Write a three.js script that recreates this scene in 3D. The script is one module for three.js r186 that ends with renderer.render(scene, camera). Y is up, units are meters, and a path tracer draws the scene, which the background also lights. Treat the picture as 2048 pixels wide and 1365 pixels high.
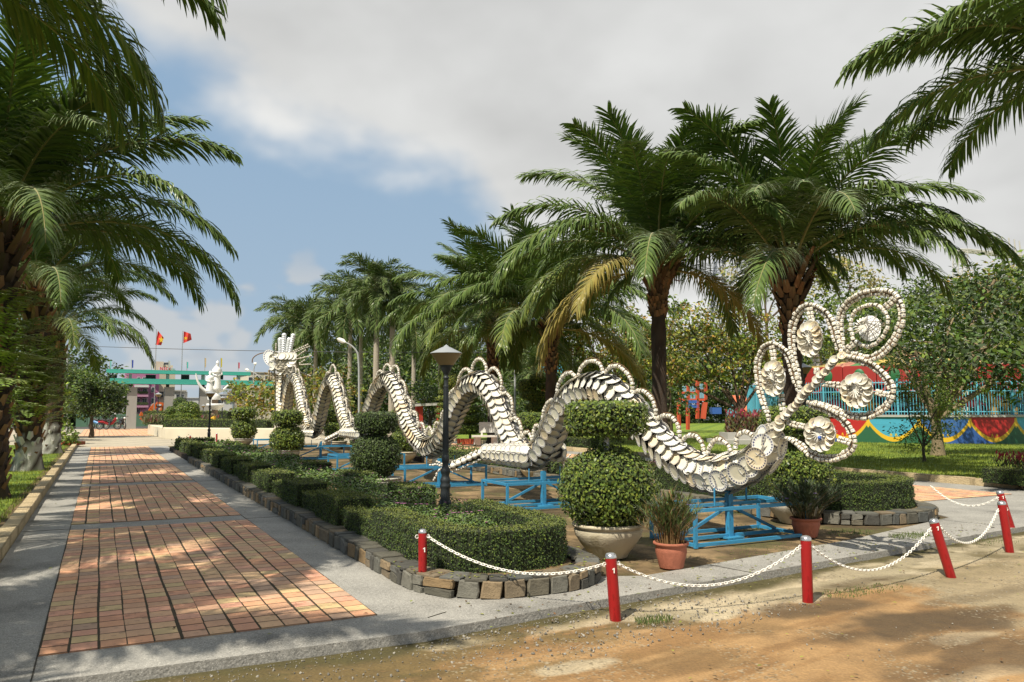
import * as THREE from 'three';
import { FontLoader } from 'three/addons/loaders/FontLoader.js';
import { TextGeometry } from 'three/addons/geometries/TextGeometry.js';

// ---------------------------------------------------------------- camera, sky, sun, exposure
const scene = new THREE.Scene();
const YAW = THREE.MathUtils.degToRad(27.38), PITCH = Math.atan(140.5 / 1585), EYE = 1.65;
const camera = new THREE.PerspectiveCamera(2 * Math.atan(682.5 / 1585) * 180 / Math.PI, 1024 / 682, 0.1, 3000);
camera.rotation.order = 'YXZ'; camera.rotation.set(PITCH, -YAW, 0); camera.position.set(0, EYE, 0);
const EXPOSURE = 1.36, SUN = 5, SUN_COLOR = [1, 0.92, 0.77], SKY = 0.745;
// direction towards the sun (the world's -z runs along the path)
const SUN_DIR = (() => { const r = -0.2, b = 0.29, y = 0.48;   // right, back, up as seen from the camera
  return new THREE.Vector3(r * Math.cos(YAW) - b * Math.sin(YAW), y, r * Math.sin(YAW) + b * Math.cos(YAW)).normalize(); })();

function rng(seed) { let a = seed >>> 0; return () => { a = (a + 0x6D2B79F5) | 0; let t = Math.imul(a ^ (a >>> 15), 1 | a); t = (t + Math.imul(t ^ (t >>> 7), 61 | t)) ^ t; return ((t ^ (t >>> 14)) >>> 0) / 4294967296; }; }
const clamp = (x, a = 0, b = 1) => x < a ? a : x > b ? b : x, lerp = (a, b, t) => a + (b - a) * t;
const sstep = (a, b, x) => { const t = clamp((x - a) / (b - a)); return t * t * (3 - 2 * t); };
function hash2(x, y, s) { let h = Math.imul(x, 374761393) ^ Math.imul(y, 668265263) ^ Math.imul(s, 2147483647); h = Math.imul(h ^ (h >>> 13), 1274126177); return ((h ^ (h >>> 16)) >>> 0) / 4294967296; }
function vnoise(x, y, s = 0) { const xi = Math.floor(x), yi = Math.floor(y), fx = x - xi, fy = y - yi, u = fx * fx * (3 - 2 * fx), v = fy * fy * (3 - 2 * fy);
  return lerp(lerp(hash2(xi, yi, s), hash2(xi + 1, yi, s), u), lerp(hash2(xi, yi + 1, s), hash2(xi + 1, yi + 1, s), u), v); }
function fbm(x, y, o = 4, s = 0) { let a = 0.5, t = 0, n = 0; for (let i = 0; i < o; i++) { t += a * vnoise(x, y, s + i * 17); n += a; a *= 0.5; x = x * 2.03 + 5.1; y = y * 2.03 + 1.7; } return t / n; }
// piecewise-linear lookup
const pw = (xs, x) => { if (x <= xs[0][0]) return xs[0][1]; for (let i = 1; i < xs.length; i++) if (x < xs[i][0]) return lerp(xs[i - 1][1], xs[i][1], (x - xs[i - 1][0]) / (xs[i][0] - xs[i - 1][0])); return xs[xs.length - 1][1]; };

{ // the sky: blue to the left under the edge of a broad cloud deck
  const W = 2048, H = 1024, data = new Float32Array(W * H * 4);
  for (let j = 0; j < H; j++) { const el = ((j + 0.5) / H - 0.5) * 180;
    for (let i = 0; i < W; i++) {
      const th = ((i + 0.5) / W - 0.5) * 2 * Math.PI, dx = Math.cos(th), dz = Math.sin(th);
      let az = Math.atan2(dx, -dz) * 180 / Math.PI - 27.38; if (az < -180) az += 360;
      const o = (j * W + i) * 4, e = Math.max(el, 0);
      // blue
      const t = Math.pow(clamp(e / 60), 0.6);
      let r = lerp(0.46, 0.14, t), g = lerp(0.57, 0.305, t), b = lerp(0.66, 0.54, t);
      // cloud-plane coordinates: clouds flatten towards the horizon
      const k = 1 / (Math.sin(Math.max(e, 1.5) * Math.PI / 180) + 0.12), cx = dx * Math.cos(e * Math.PI / 180) * k, cz = dz * Math.cos(e * Math.PI / 180) * k;
      const warp = fbm(cx * 1.1 + 3, cz * 1.1, 4, 3);
      const n = fbm(cx * 1.6 + warp * 1.5, cz * 1.6, 6, 9), fine = fbm(cx * 5 + 9 + warp, cz * 5, 5, 31), nb = fbm(az * 0.11, e * 0.16, 5, 5);
      const edge = pw([[-90, 40], [-34, 29], [-25, 24], [-18, 20.3], [-10, 18.4], [-4, 16.8], [-1, 13.5], [2, 9], [5, 3], [8, -6], [120, -6], [150, 40], [180, 45]], az);
      let c = sstep(-2.2, 2.4, e - edge + (nb - 0.5) * 7 + (fine - 0.5) * 3);
      if (az < -10) c *= lerp(1, 0.55 + 0.45 * sstep(0.35, 0.6, n), sstep(-14, -24, az) * sstep(24, 32, e));
      const patchy = sstep(0.5, 0.68, n); if (az > 130 || az < -70) c = Math.max(c * 0.6, patchy);
      const low = sstep(9.5, 2.5, e + (nb - 0.5) * 9) * (0.35 + 0.5 * sstep(0.38, 0.62, fbm(az * 0.14, e * 0.5, 5, 77)));
      const puff = sstep(0.56, 0.66, fbm(az * 0.2, e * 0.42, 5, 41)) * sstep(13, 8, e) * 0.8;
      const soft = fbm(cx * 0.9 + 11 + warp * 0.8, cz * 0.9 + 4, 4, 57), lit = 0.69 + 0.10 * (fine - 0.5) + 0.30 * (soft - 0.5) + 0.20 * (nb - 0.5) + 0.10 * sstep(22, 4, e) - 0.05 * sstep(25, 50, e);
      r = lerp(r, lit * 0.995, c); g = lerp(g, lit * 1.0, c); b = lerp(b, lit * 0.985, c);
      const lc = Math.max(low * (1 - c), puff * (1 - c));
      r = lerp(r, 0.52 + 0.1 * puff, lc); g = lerp(g, 0.535 + 0.1 * puff, lc); b = lerp(b, 0.55 + 0.09 * puff, lc);
      if (el < 0) { const q = sstep(0, -12, el); r = lerp(r, 0.14, q); g = lerp(g, 0.13, q); b = lerp(b, 0.10, q); }
      data[o] = r * SKY; data[o + 1] = g * SKY; data[o + 2] = b * SKY; data[o + 3] = 1;
    } }
  const tex = new THREE.DataTexture(data, W, H, THREE.RGBAFormat, THREE.FloatType);
  tex.mapping = THREE.EquirectangularReflectionMapping; tex.magFilter = THREE.LinearFilter; tex.minFilter = THREE.LinearFilter; tex.needsUpdate = true;
  scene.background = tex; scene.environment = tex;
}
const sun = new THREE.DirectionalLight(new THREE.Color().setRGB(...SUN_COLOR), SUN);
sun.position.copy(SUN_DIR).multiplyScalar(120); sun.target.position.set(4, 0, -20); sun.position.add(sun.target.position); sun.name = 'sun';
sun.castShadow = true; sun.shadow.mapSize.set(4096, 4096); Object.assign(sun.shadow.camera, { left: -60, right: 60, top: 60, bottom: -60, near: 1, far: 320 });
scene.add(sun, sun.target);
const renderer = new THREE.WebGLRenderer({ antialias: true });
renderer.toneMapping = THREE.LinearToneMapping; renderer.toneMappingExposure = EXPOSURE; renderer.shadowMap.enabled = true;

// ---------------------------------------------------------------- helpers
const V3 = (x, y, z) => new THREE.Vector3(x, y, z);
const UV = (u, v, y = 0) => V3(v, y, -u);                        // u metres along the path, v metres to its right
const cP = Math.cos(PITCH), sP = Math.sin(PITCH), cY = Math.cos(YAW), sY = Math.sin(YAW);
function ray(px, py) { const a = px - 1024, y = 682.5 - py, up = y * cP + 1585 * sP, f = 1585 * cP - y * sP; return V3(a * cY + f * sY, up, a * sY - f * cY).divideScalar(f); }  // depth 1
const at = (px, py, d) => ray(px, py).multiplyScalar(d).add(V3(0, EYE, 0));
const G = (px, py, y = 0) => { const r = ray(px, py); return r.multiplyScalar((y - EYE) / r.y).add(V3(0, EYE, 0)); };
const onV = (px, py, v) => { const r = ray(px, py); return r.multiplyScalar(v / r.x).add(V3(0, EYE, 0)); };
const onU = (px, py, u) => { const r = ray(px, py); return r.multiplyScalar(-u / r.z).add(V3(0, EYE, 0)); };
const depthOf = (p) => p.x * sY - p.z * cY;
const pxAt = (p) => 1585 / depthOf(p);                            // pixels per metre there

const used = new Map();
const numbered = (n) => { const k = used.get(n) ?? 0; used.set(n, k + 1); return k ? n + '_' + String(k).padStart(3, '0') : n; };
function thing(name, label, category, pos = V3(0, 0, 0), group) { const o = new THREE.Group(); o.name = numbered(name); o.position.copy(pos); o.userData = { label, category }; if (group) o.userData.group = group; scene.add(o); return o; }
function setting(name, label) { const o = new THREE.Group(); o.name = numbered(name); o.userData = { kind: 'structure' }; if (label) o.userData.label = label; scene.add(o); return o; }
const offsetOf = (p) => { const o = V3(0, 0, 0); for (let q = p; q && q !== scene; q = q.parent) o.add(q.position); return o; };
const sh = (m) => { m.castShadow = m.receiveShadow = true; return m; };
const NM = new THREE.Matrix3(), TV = V3(0, 0, 0);
class MB {                                                        // collects shapes in world space; mesh() makes ONE named mesh under a parent
  constructor() { this.p = []; this.n = []; this.t = []; this.c = []; this.i = []; }
  add(geo, m, col) {
    const P = geo.attributes.position, N = geo.attributes.normal, U = geo.attributes.uv, o = this.p.length / 3;
    if (m) NM.getNormalMatrix(m);
    for (let k = 0; k < P.count; k++) {
      TV.fromBufferAttribute(P, k); if (m) TV.applyMatrix4(m); this.p.push(TV.x, TV.y, TV.z);
      TV.fromBufferAttribute(N, k); if (m) TV.applyMatrix3(NM).normalize(); this.n.push(TV.x, TV.y, TV.z);
      if (U) this.t.push(U.getX(k), U.getY(k)); else this.t.push(0, 0);
      if (col) this.c.push(col[0], col[1], col[2]); else this.c.push(1, 1, 1);
    }
    if (geo.index) for (let k = 0; k < geo.index.count; k++) this.i.push(geo.index.getX(k) + o); else for (let k = 0; k < P.count; k++) this.i.push(k + o);
    return this;
  }
  vert(p, n, c, u = 0, v = 0) { this.p.push(p.x, p.y, p.z); this.n.push(n.x, n.y, n.z); this.t.push(u, v); this.c.push(c[0], c[1], c[2]); return this.p.length / 3 - 1; }
  leaf(p, d, n, len, wid, c) {                                    // folded leaf: 4 vertices, 2 triangles
    const sx = d.y * n.z - d.z * n.y, sy = d.z * n.x - d.x * n.z, sz = d.x * n.y - d.y * n.x, o = this.p.length / 3, w = wid / 2, f = wid * 0.18;
    this.p.push(p.x, p.y, p.z, p.x + d.x * len * .45 + sx * w + n.x * f, p.y + d.y * len * .45 + sy * w + n.y * f, p.z + d.z * len * .45 + sz * w + n.z * f,
      p.x + d.x * len, p.y + d.y * len, p.z + d.z * len, p.x + d.x * len * .45 - sx * w + n.x * f, p.y + d.y * len * .45 - sy * w + n.y * f, p.z + d.z * len * .45 - sz * w + n.z * f);
    for (let k = 0; k < 4; k++) { this.n.push(n.x, n.y, n.z); this.t.push(0, 0); this.c.push(c[0], c[1], c[2]); }
    this.i.push(o, o + 1, o + 2, o, o + 2, o + 3);
  }
  box(cx, cy, cz, w, h, d, col, rotY = 0) { return this.add(boxGeo, new THREE.Matrix4().compose(V3(cx, cy, cz), new THREE.Quaternion().setFromAxisAngle(V3(0, 1, 0), rotY), V3(w, h, d)), col); }
  bar(a, b, w, h = w, col) { const d = b.clone().sub(a), L = d.length(); d.divideScalar(L); const s = Math.abs(d.y) > 0.99 ? V3(1, 0, 0) : V3(0, 1, 0).cross(d).normalize(), u = d.clone().cross(s);
    const m = new THREE.Matrix4().makeBasis(s.multiplyScalar(w), u.multiplyScalar(h), d.multiplyScalar(L)); m.setPosition(a.clone().add(b).multiplyScalar(.5)); return this.add(boxGeo, m, col); }
  rod(a, b, r0, r1 = r0, seg = 8, col) { return this.tube([a, b], [r0, r1], seg, col, true); }
  tube(pts, radii, seg = 8, col, caps = false) {
    let t0 = pts[1].clone().sub(pts[0]).normalize(), nrm = Math.abs(t0.y) > .9 ? V3(1, 0, 0) : V3(0, 1, 0); nrm.sub(t0.clone().multiplyScalar(nrm.dot(t0))).normalize();
    const c = col || [1, 1, 1], o = this.p.length / 3, R = (k) => Array.isArray(radii) ? radii[k] : radii; let len = 0;
    for (let k = 0; k < pts.length; k++) {
      const a = pts[Math.max(0, k - 1)], b = pts[Math.min(pts.length - 1, k + 1)], t = b.clone().sub(a).normalize(); nrm.sub(t.clone().multiplyScalar(nrm.dot(t))).normalize(); const bi = t.clone().cross(nrm);
      if (k) len += pts[k].distanceTo(pts[k - 1]);
      for (let s = 0; s <= seg; s++) { const A = s / seg * Math.PI * 2, n = nrm.clone().multiplyScalar(Math.cos(A)).addScaledVector(bi, Math.sin(A)); this.vert(pts[k].clone().addScaledVector(n, R(k)), n, c, s / seg * R(0) * 6.28, len); }
    }
    const w = seg + 1; for (let k = 0; k + 1 < pts.length; k++) for (let s = 0; s < seg; s++) { const q = o + k * w + s; this.i.push(q, q + 1, q + w, q + 1, q + w + 1, q + w); }
    if (caps) for (const k of [0, pts.length - 1]) { const a = pts[k ? k - 1 : 1], n = pts[k].clone().sub(a).normalize(), q = this.vert(pts[k], n, c), base = o + k * w, first = this.p.length / 3;
      for (let s = 0; s <= seg; s++) { const z = (base + s) * 3; this.vert(V3(this.p[z], this.p[z + 1], this.p[z + 2]), n, c); }
      for (let s = 0; s < seg; s++) k ? this.i.push(q, first + s, first + s + 1) : this.i.push(q, first + s + 1, first + s); }
    return this;
  }
  mesh(name, mat, parent, label) {
    const o = parent ? offsetOf(parent) : V3(0, 0, 0), P = new Float32Array(this.p); for (let k = 0; k < P.length; k += 3) { P[k] -= o.x; P[k + 1] -= o.y; P[k + 2] -= o.z; }
    const g = new THREE.BufferGeometry(); g.setAttribute('position', new THREE.BufferAttribute(P, 3)); g.setAttribute('normal', new THREE.BufferAttribute(new Float32Array(this.n), 3)); g.setAttribute('uv', new THREE.BufferAttribute(new Float32Array(this.t), 2));
    if (mat.vertexColors) g.setAttribute('color', new THREE.BufferAttribute(new Float32Array(this.c), 3)); g.setIndex(this.i);
    const m = sh(new THREE.Mesh(g, mat)); m.name = parent ? name : numbered(name); if (label) m.userData.label = label; (parent || scene).add(m); return m;
  }
}
const stuff = (m) => { m.userData.kind = 'stuff'; return m; };
function tag(m, label, category, group) { Object.assign(m.userData, { label, category }); if (group) m.userData.group = group; return m; }
function chamferBox(c = 0.04) {                                   // unit box with chamfered edges (c is a share of each side)
  const g = new THREE.BoxGeometry(1, 1, 1, 3, 3, 3).toNonIndexed(), P = g.attributes.position;
  for (let k = 0; k < P.count; k++) { const a = [P.getX(k), P.getY(k), P.getZ(k)].map((x) => Math.abs(x) > .3 ? x : Math.sign(x) * (.5 - c)); const big = a.filter((x) => Math.abs(x) > .49).length; const q = big > 1 ? a.map((x) => Math.abs(x) > .49 ? x - Math.sign(x) * c * .5 : x) : a; P.setXYZ(k, ...q); }
  g.computeVertexNormals(); return g;
}
const boxGeo = new THREE.BoxGeometry(1, 1, 1), sphGeo = new THREE.SphereGeometry(1, 14, 10), chamGeo = chamferBox(0.06);
const M4 = (p, s = 1, q) => new THREE.Matrix4().compose(p, q || new THREE.Quaternion(), typeof s === 'number' ? V3(s, s, s) : s);
const qTo = (n, from = V3(0, 1, 0)) => new THREE.Quaternion().setFromUnitVectors(from, n.clone().normalize());
function lathe(pts, seg = 24) { return new THREE.LatheGeometry(pts.map(([r, y]) => new THREE.Vector2(r, y)), seg); }
const rgb = (r, g, b) => new THREE.Color().setRGB(r, g, b);
const std = (c, roughness = .8, o = {}) => new THREE.MeshStandardMaterial({ color: rgb(...c), roughness, side: THREE.DoubleSide, ...o });
const vcol = (roughness = .8, o = {}) => new THREE.MeshStandardMaterial({ color: 0xffffff, roughness, vertexColors: true, side: THREE.DoubleSide, ...o });
const leafMat = (o = {}) => new THREE.MeshPhysicalMaterial({ color: 0xffffff, vertexColors: true, roughness: .95, transmission: .3, thickness: 0, clearcoat: .45, clearcoatRoughness: .38, side: THREE.DoubleSide, ...o });
function noiseTex(W, H, fn, srgb = false, rep = true) {           // fn(x, y) in 0..1 -> [r, g, b] linear 0..1
  const d = new Uint8Array(W * H * 4), e = (x) => srgb ? 255 * (x <= .0031308 ? 12.92 * x : 1.055 * Math.pow(x, 1 / 2.4) - .055) : 255 * x;
  for (let j = 0; j < H; j++) for (let i = 0; i < W; i++) { const c = fn((i + .5) / W, (j + .5) / H), o = (j * W + i) * 4; for (let k = 0; k < 3; k++) d[o + k] = clamp(e(clamp(c[k])), 0, 255); d[o + 3] = 255; }
  const t = new THREE.DataTexture(d, W, H); t.magFilter = t.minFilter = THREE.LinearFilter; if (srgb) t.colorSpace = THREE.SRGBColorSpace; if (rep) t.wrapS = t.wrapT = THREE.RepeatWrapping; t.needsUpdate = true; return t;
}
// tileable noise
function tnoise(x, y, f, s = 0) { const X = x * f, Y = y * f, xi = Math.floor(X), yi = Math.floor(Y), fx = X - xi, fy = Y - yi, u = fx * fx * (3 - 2 * fx), v = fy * fy * (3 - 2 * fy), m = (a) => ((a % f) + f) % f;
  return lerp(lerp(hash2(m(xi), m(yi), s), hash2(m(xi + 1), m(yi), s), u), lerp(hash2(m(xi), m(yi + 1), s), hash2(m(xi + 1), m(yi + 1), s), u), v); }
const tfbm = (x, y, f, o, s = 0) => { let a = .5, t = 0, n = 0; for (let i = 0; i < o; i++) { t += a * tnoise(x, y, f, s + i * 13); n += a; a *= .55; f *= 2; } return t / n; };
const unit = (R) => { const z = R() * 2 - 1, a = R() * 6.2832, r = Math.sqrt(1 - z * z); return V3(r * Math.cos(a), z, r * Math.sin(a)); };
const jit = (c, R, k = .25) => { const f = 1 + (R() - .5) * 2 * k, h = (R() - .5) * k * .6; return [c[0] * f * (1 + h), c[1] * f, c[2] * f * (1 - h)]; };
const mixc = (a, b, t) => [lerp(a[0], b[0], t), lerp(a[1], b[1], t), lerp(a[2], b[2], t)];

// ---------------------------------------------------------------- ground
const EDGE = [[-6, 5.8], [-0.27, 5.78], [2.28, 5.75], [3.42, 5.91], [7.65, 6.40], [11.15, 6.81], [30, 9.0]], INNER = [[2.6, 6.3], [4.93, 6.63], [8.65, 7.23], [11.86, 8.02]];
const flat = (pts, y, mat, name, parent, depth = 0) => {          // pts [v, u]
  const s = new THREE.Shape(pts.map(([v, u]) => new THREE.Vector2(v, u)));
  const g = depth ? new THREE.ExtrudeGeometry(s, { depth, bevelEnabled: false }) : new THREE.ShapeGeometry(s); g.rotateX(-Math.PI / 2); g.translate(0, y - depth, 0);
  const m = sh(new THREE.Mesh(g, mat)); m.name = parent ? name : numbered(name); (parent || scene).add(m); if (!parent) m.userData.kind = 'structure'; return m; };
const rect = (v0, u0, v1, u1) => [[v0, u0], [v1, u0], [v1, u1], [v0, u1]];
const repTex = (t, sx, sy = sx) => { const c = t.clone(); c.repeat.set(sx, sy); c.needsUpdate = true; return c; };

const soilTex = noiseTex(512, 512, (x, y) => { const n = tfbm(x, y, 4, 6, 1), f = tfbm(x, y, 32, 3, 9), m = sstep(.5, .68, tfbm(x, y, 5, 4, 44)); let c = mixc([.07, .048, .02], [.25, .17, .085], sstep(.3, .7, n)); c = mixc(c, [.075, .07, .02], m * .75); return c.map((q) => q * (.65 + .7 * f)); }, true);
const grassTex = noiseTex(512, 512, (x, y) => { const n = tfbm(x, y, 5, 5, 3), f = tfbm(x, y, 64, 2, 19); const c = mixc([.065, .125, .010], [.19, .26, .02], sstep(.3, .7, n)); return c.map((q) => q * (.5 + f)); }, true);
const concTex = noiseTex(512, 512, (x, y) => { const n = tfbm(x, y, 4, 6, 5), f = tfbm(x, y, 64, 2, 7); return [.42, .37, .28].map((q) => q * (.6 + .5 * n + .3 * (f - .4))); }, true);
const fineBump = noiseTex(512, 512, (x, y) => { const q = tfbm(x, y, 24, 5, 21); return [q, q, q]; });
const flatBump = (s) => ({ bumpMap: repTex(fineBump, s), bumpScale: .02 });
const M_soil = std([1, 1, 1], .95, { map: repTex(soilTex, .45), ...flatBump(.8) }), M_lawn = std([1, 1, 1], .95, { map: repTex(grassTex, .35), ...flatBump(1.5) }), M_conc = std([1, 1, 1], .9, { map: repTex(concTex, .3), ...flatBump(.7) });

{ // far terrain, sidewalks, soil
  flat(rect(-900, -300, 900, 1400), -.16, std([.075, .085, .03], 1, { map: repTex(grassTex, .02) }), 'ground');
  flat([[2.5, 5.9], [30, 8.9], [30, 41.5], [2.5, 41.5]], -.012, M_soil, 'garden_soil');
  flat(rect(-60, 41.4, 90, 84), -.008, M_conc, 'plaza');
  flat(rect(-90, 84, 120, 112), -.02, std([.06, .06, .06], .9), 'street');
}
{ // sandy lane in front
  const U0 = -3, U1 = 9.4, X0 = -5, X1 = 17, W = 2048, H = 1160;
  const spots = [[1770, 1250, 1.35, .40, 1], [1900, 1240, 1.0, .34, .9], [1640, 1212, .7, .22, .85], [2010, 1305, .9, .36, .8], [1830, 1290, .8, .16, .7], [1960, 1190, .9, .14, .45], [1720, 1162, .8, .12, .5]].map(([px, py, a, b, k]) => { const g = G(px, py, -.06); return [g.x, -g.z, a, b, k]; });
  const pale = [[1110, 1335, .3, .13, .8], [1930, 1275, .45, .12, .55], [1990, 1345, .6, .12, .4], [820, 1290, .8, .2, .9], [1280, 1225, .8, .26, .9], [1460, 1205, 1.0, .3, .85], [1690, 1150, 1.0, .36, .9], [1150, 1250, .5, .16, .8], [1760, 1145, .8, .3, .7], [1890, 1120, .6, .25, .7]].map(([px, py, a, b, k]) => { const g = G(px, py, -.06); return [g.x, -g.z, a, b, k]; });
  const bump = new Float32Array(W * H); let q = 0;
  const tex = noiseTex(W, H, (x, y) => {
    const v = lerp(X0, X1, x), u = lerp(U0, U1, y), wx = fbm(v * 1.7, u * 1.7, 4, 2) - .5, wy = fbm(v * 1.7 + 40, u * 1.7, 4, 6) - .5, n = fbm(v * .9, u * .9, 5, 8), f = fbm(v * 9, u * 9, 4, 12), g = hash2(Math.floor(v * 110), Math.floor(u * 110), 3), st = fbm(v * 1.2 + u * .8, u * 7 - v * 1.5, 4, 61);
    const edge = pw(EDGE, v) - u + wx * .25;                       // metres in front of the paving
    let c = mixc([.25, .14, .054], [.34, .205, .088], sstep(.35, .65, st)); c = mixc(c, [.16, .10, .04], .55 * sstep(.54, .68, fbm(v * .8 + 7, u * 1.6, 5, 131))); { const tr = Math.abs(u - 2.6 - .10 * v + .25 * wx) , tk = sstep(.16, .05, Math.abs(tr - .7)); c = mixc(c, [.22, .13, .052], tk * .5 * sstep(.3, .6, f)); }
    const grey = sstep(.45, .65, n + sstep(6.2, 8.6, v + wx * 2.5) * .5 - .06) * sstep(5.0, 6.8, v + wx);
    c = mixc(c, [.30, .245, .15], grey * .85);
    let p = 0; for (const [sv, su, a, b, k] of pale) { const dv = (v - sv) / a + wx * 2.2, du = (u - su) / b + wy * 2.2; p = Math.max(p, k * sstep(1.15, .7, Math.hypot(dv, du))); }
    const strip = sstep(.95, .45, edge + wy * .9) * sstep(3.6, 4.6, v) * .8; p = Math.max(p, strip * sstep(.3, .5, f + .1));
    c = mixc(c, [.46, .39, .265], p);
    const leftMoss = sstep(.75, .35, edge + wy * .8 + wx * .4) * sstep(4.2, 3.0, v) * sstep(.36, .5, f + (n - .4) * .6 + .06);
    c = mixc(c, [.125, .088, .03], leftMoss * .9 * (1 - p * .8));
    const moss = Math.max(sstep(.30, .06, edge + wy * .3), sstep(.46, .58, fbm(v * 1.4, u * 3.2, 5, 91)) * sstep(1.4, .6, edge) * .7 * (1 - p * .55));
    c = mixc(c, [.07, .058, .016], moss * sstep(.08, .34, f + .1));
    let w = 0; for (const [sv, su, a, b, k] of spots) { const dv = (v - sv) / a + wx * 1.8, du = (u - su) / b + wy * 1.8; w = Math.max(w, k * sstep(1.3, .55, Math.hypot(dv, du))); }
    c = mixc(c, [.075, .048, .022], w * .92);
    { const peb = vnoise(v * 55, u * 55, 17) * sstep(.45, .6, fbm(v * 2.2, u * 2.2, 3, 23)); if (peb > .72) c = mixc(c, hash2(Math.floor(v * 55), Math.floor(u * 55), 5) > .5 ? [.36, .31, .22] : [.10, .075, .04], .6); } c = c.map((z) => z * (.74 + .34 * f + .28 * (g - .5)));
    bump[q++] = .5 * f + .3 * g * g + .25 * n + .15 * p - .1 * moss + .2 * st; return c;
  }, true, false);
  const bt = noiseTex(W, H, (x, y) => { const z = bump[Math.min(H - 1, Math.floor(y * H)) * W + Math.min(W - 1, Math.floor(x * W))]; return [z, z, z]; }, false, false);
  const g = new THREE.PlaneGeometry(X1 - X0, U1 - U0, 88, 50); g.rotateX(-Math.PI / 2); g.translate((X0 + X1) / 2, -.065, -(U0 + U1) / 2);
  const P = g.attributes.position; for (let k = 0; k < P.count; k++) { const v = P.getX(k), u = -P.getZ(k); P.setY(k, -.075 + .022 * (fbm(v * 1.3, u * 1.3, 3, 71) - .3) - .25 * sstep(.1, .5, u - pw(EDGE, v))); } g.computeVertexNormals();
  const m = sh(new THREE.Mesh(g, std([1, 1, 1], .95, { map: tex, bumpMap: bt, bumpScale: .022 }))); m.name = 'sandy_lane'; m.userData.kind = 'structure'; scene.add(m);
}
const path = setting('path', 'promenade of terracotta tiles framed by grey granite strips');
const graniteTex = noiseTex(1024, 1024, (x, y) => { const a = hash2(Math.floor(x * 341), Math.floor(y * 341), 1), b = hash2(Math.floor(x * 170 + .3), Math.floor(y * 170), 2), n = tfbm(x, y, 5, 5, 6), d = sstep(.55, .75, tfbm(x, y, 3, 5, 26)); const k = .25 + .11 * (a - .5) + .07 * (b - .5) + .13 * (n - .5) + (a > .97 ? .14 : 0) - (b > .95 ? .1 : 0) - d * .055 + .06 * (tfbm(x, y, 2, 3, 61) - .5); return [k * 1.0, k * .965, k * .88]; }, true);
const M_granite = std([1.12, 1.12, 1.12], .75, { map: repTex(graniteTex, .5), bumpMap: repTex(fineBump, 2.2), bumpScale: .004 });
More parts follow.
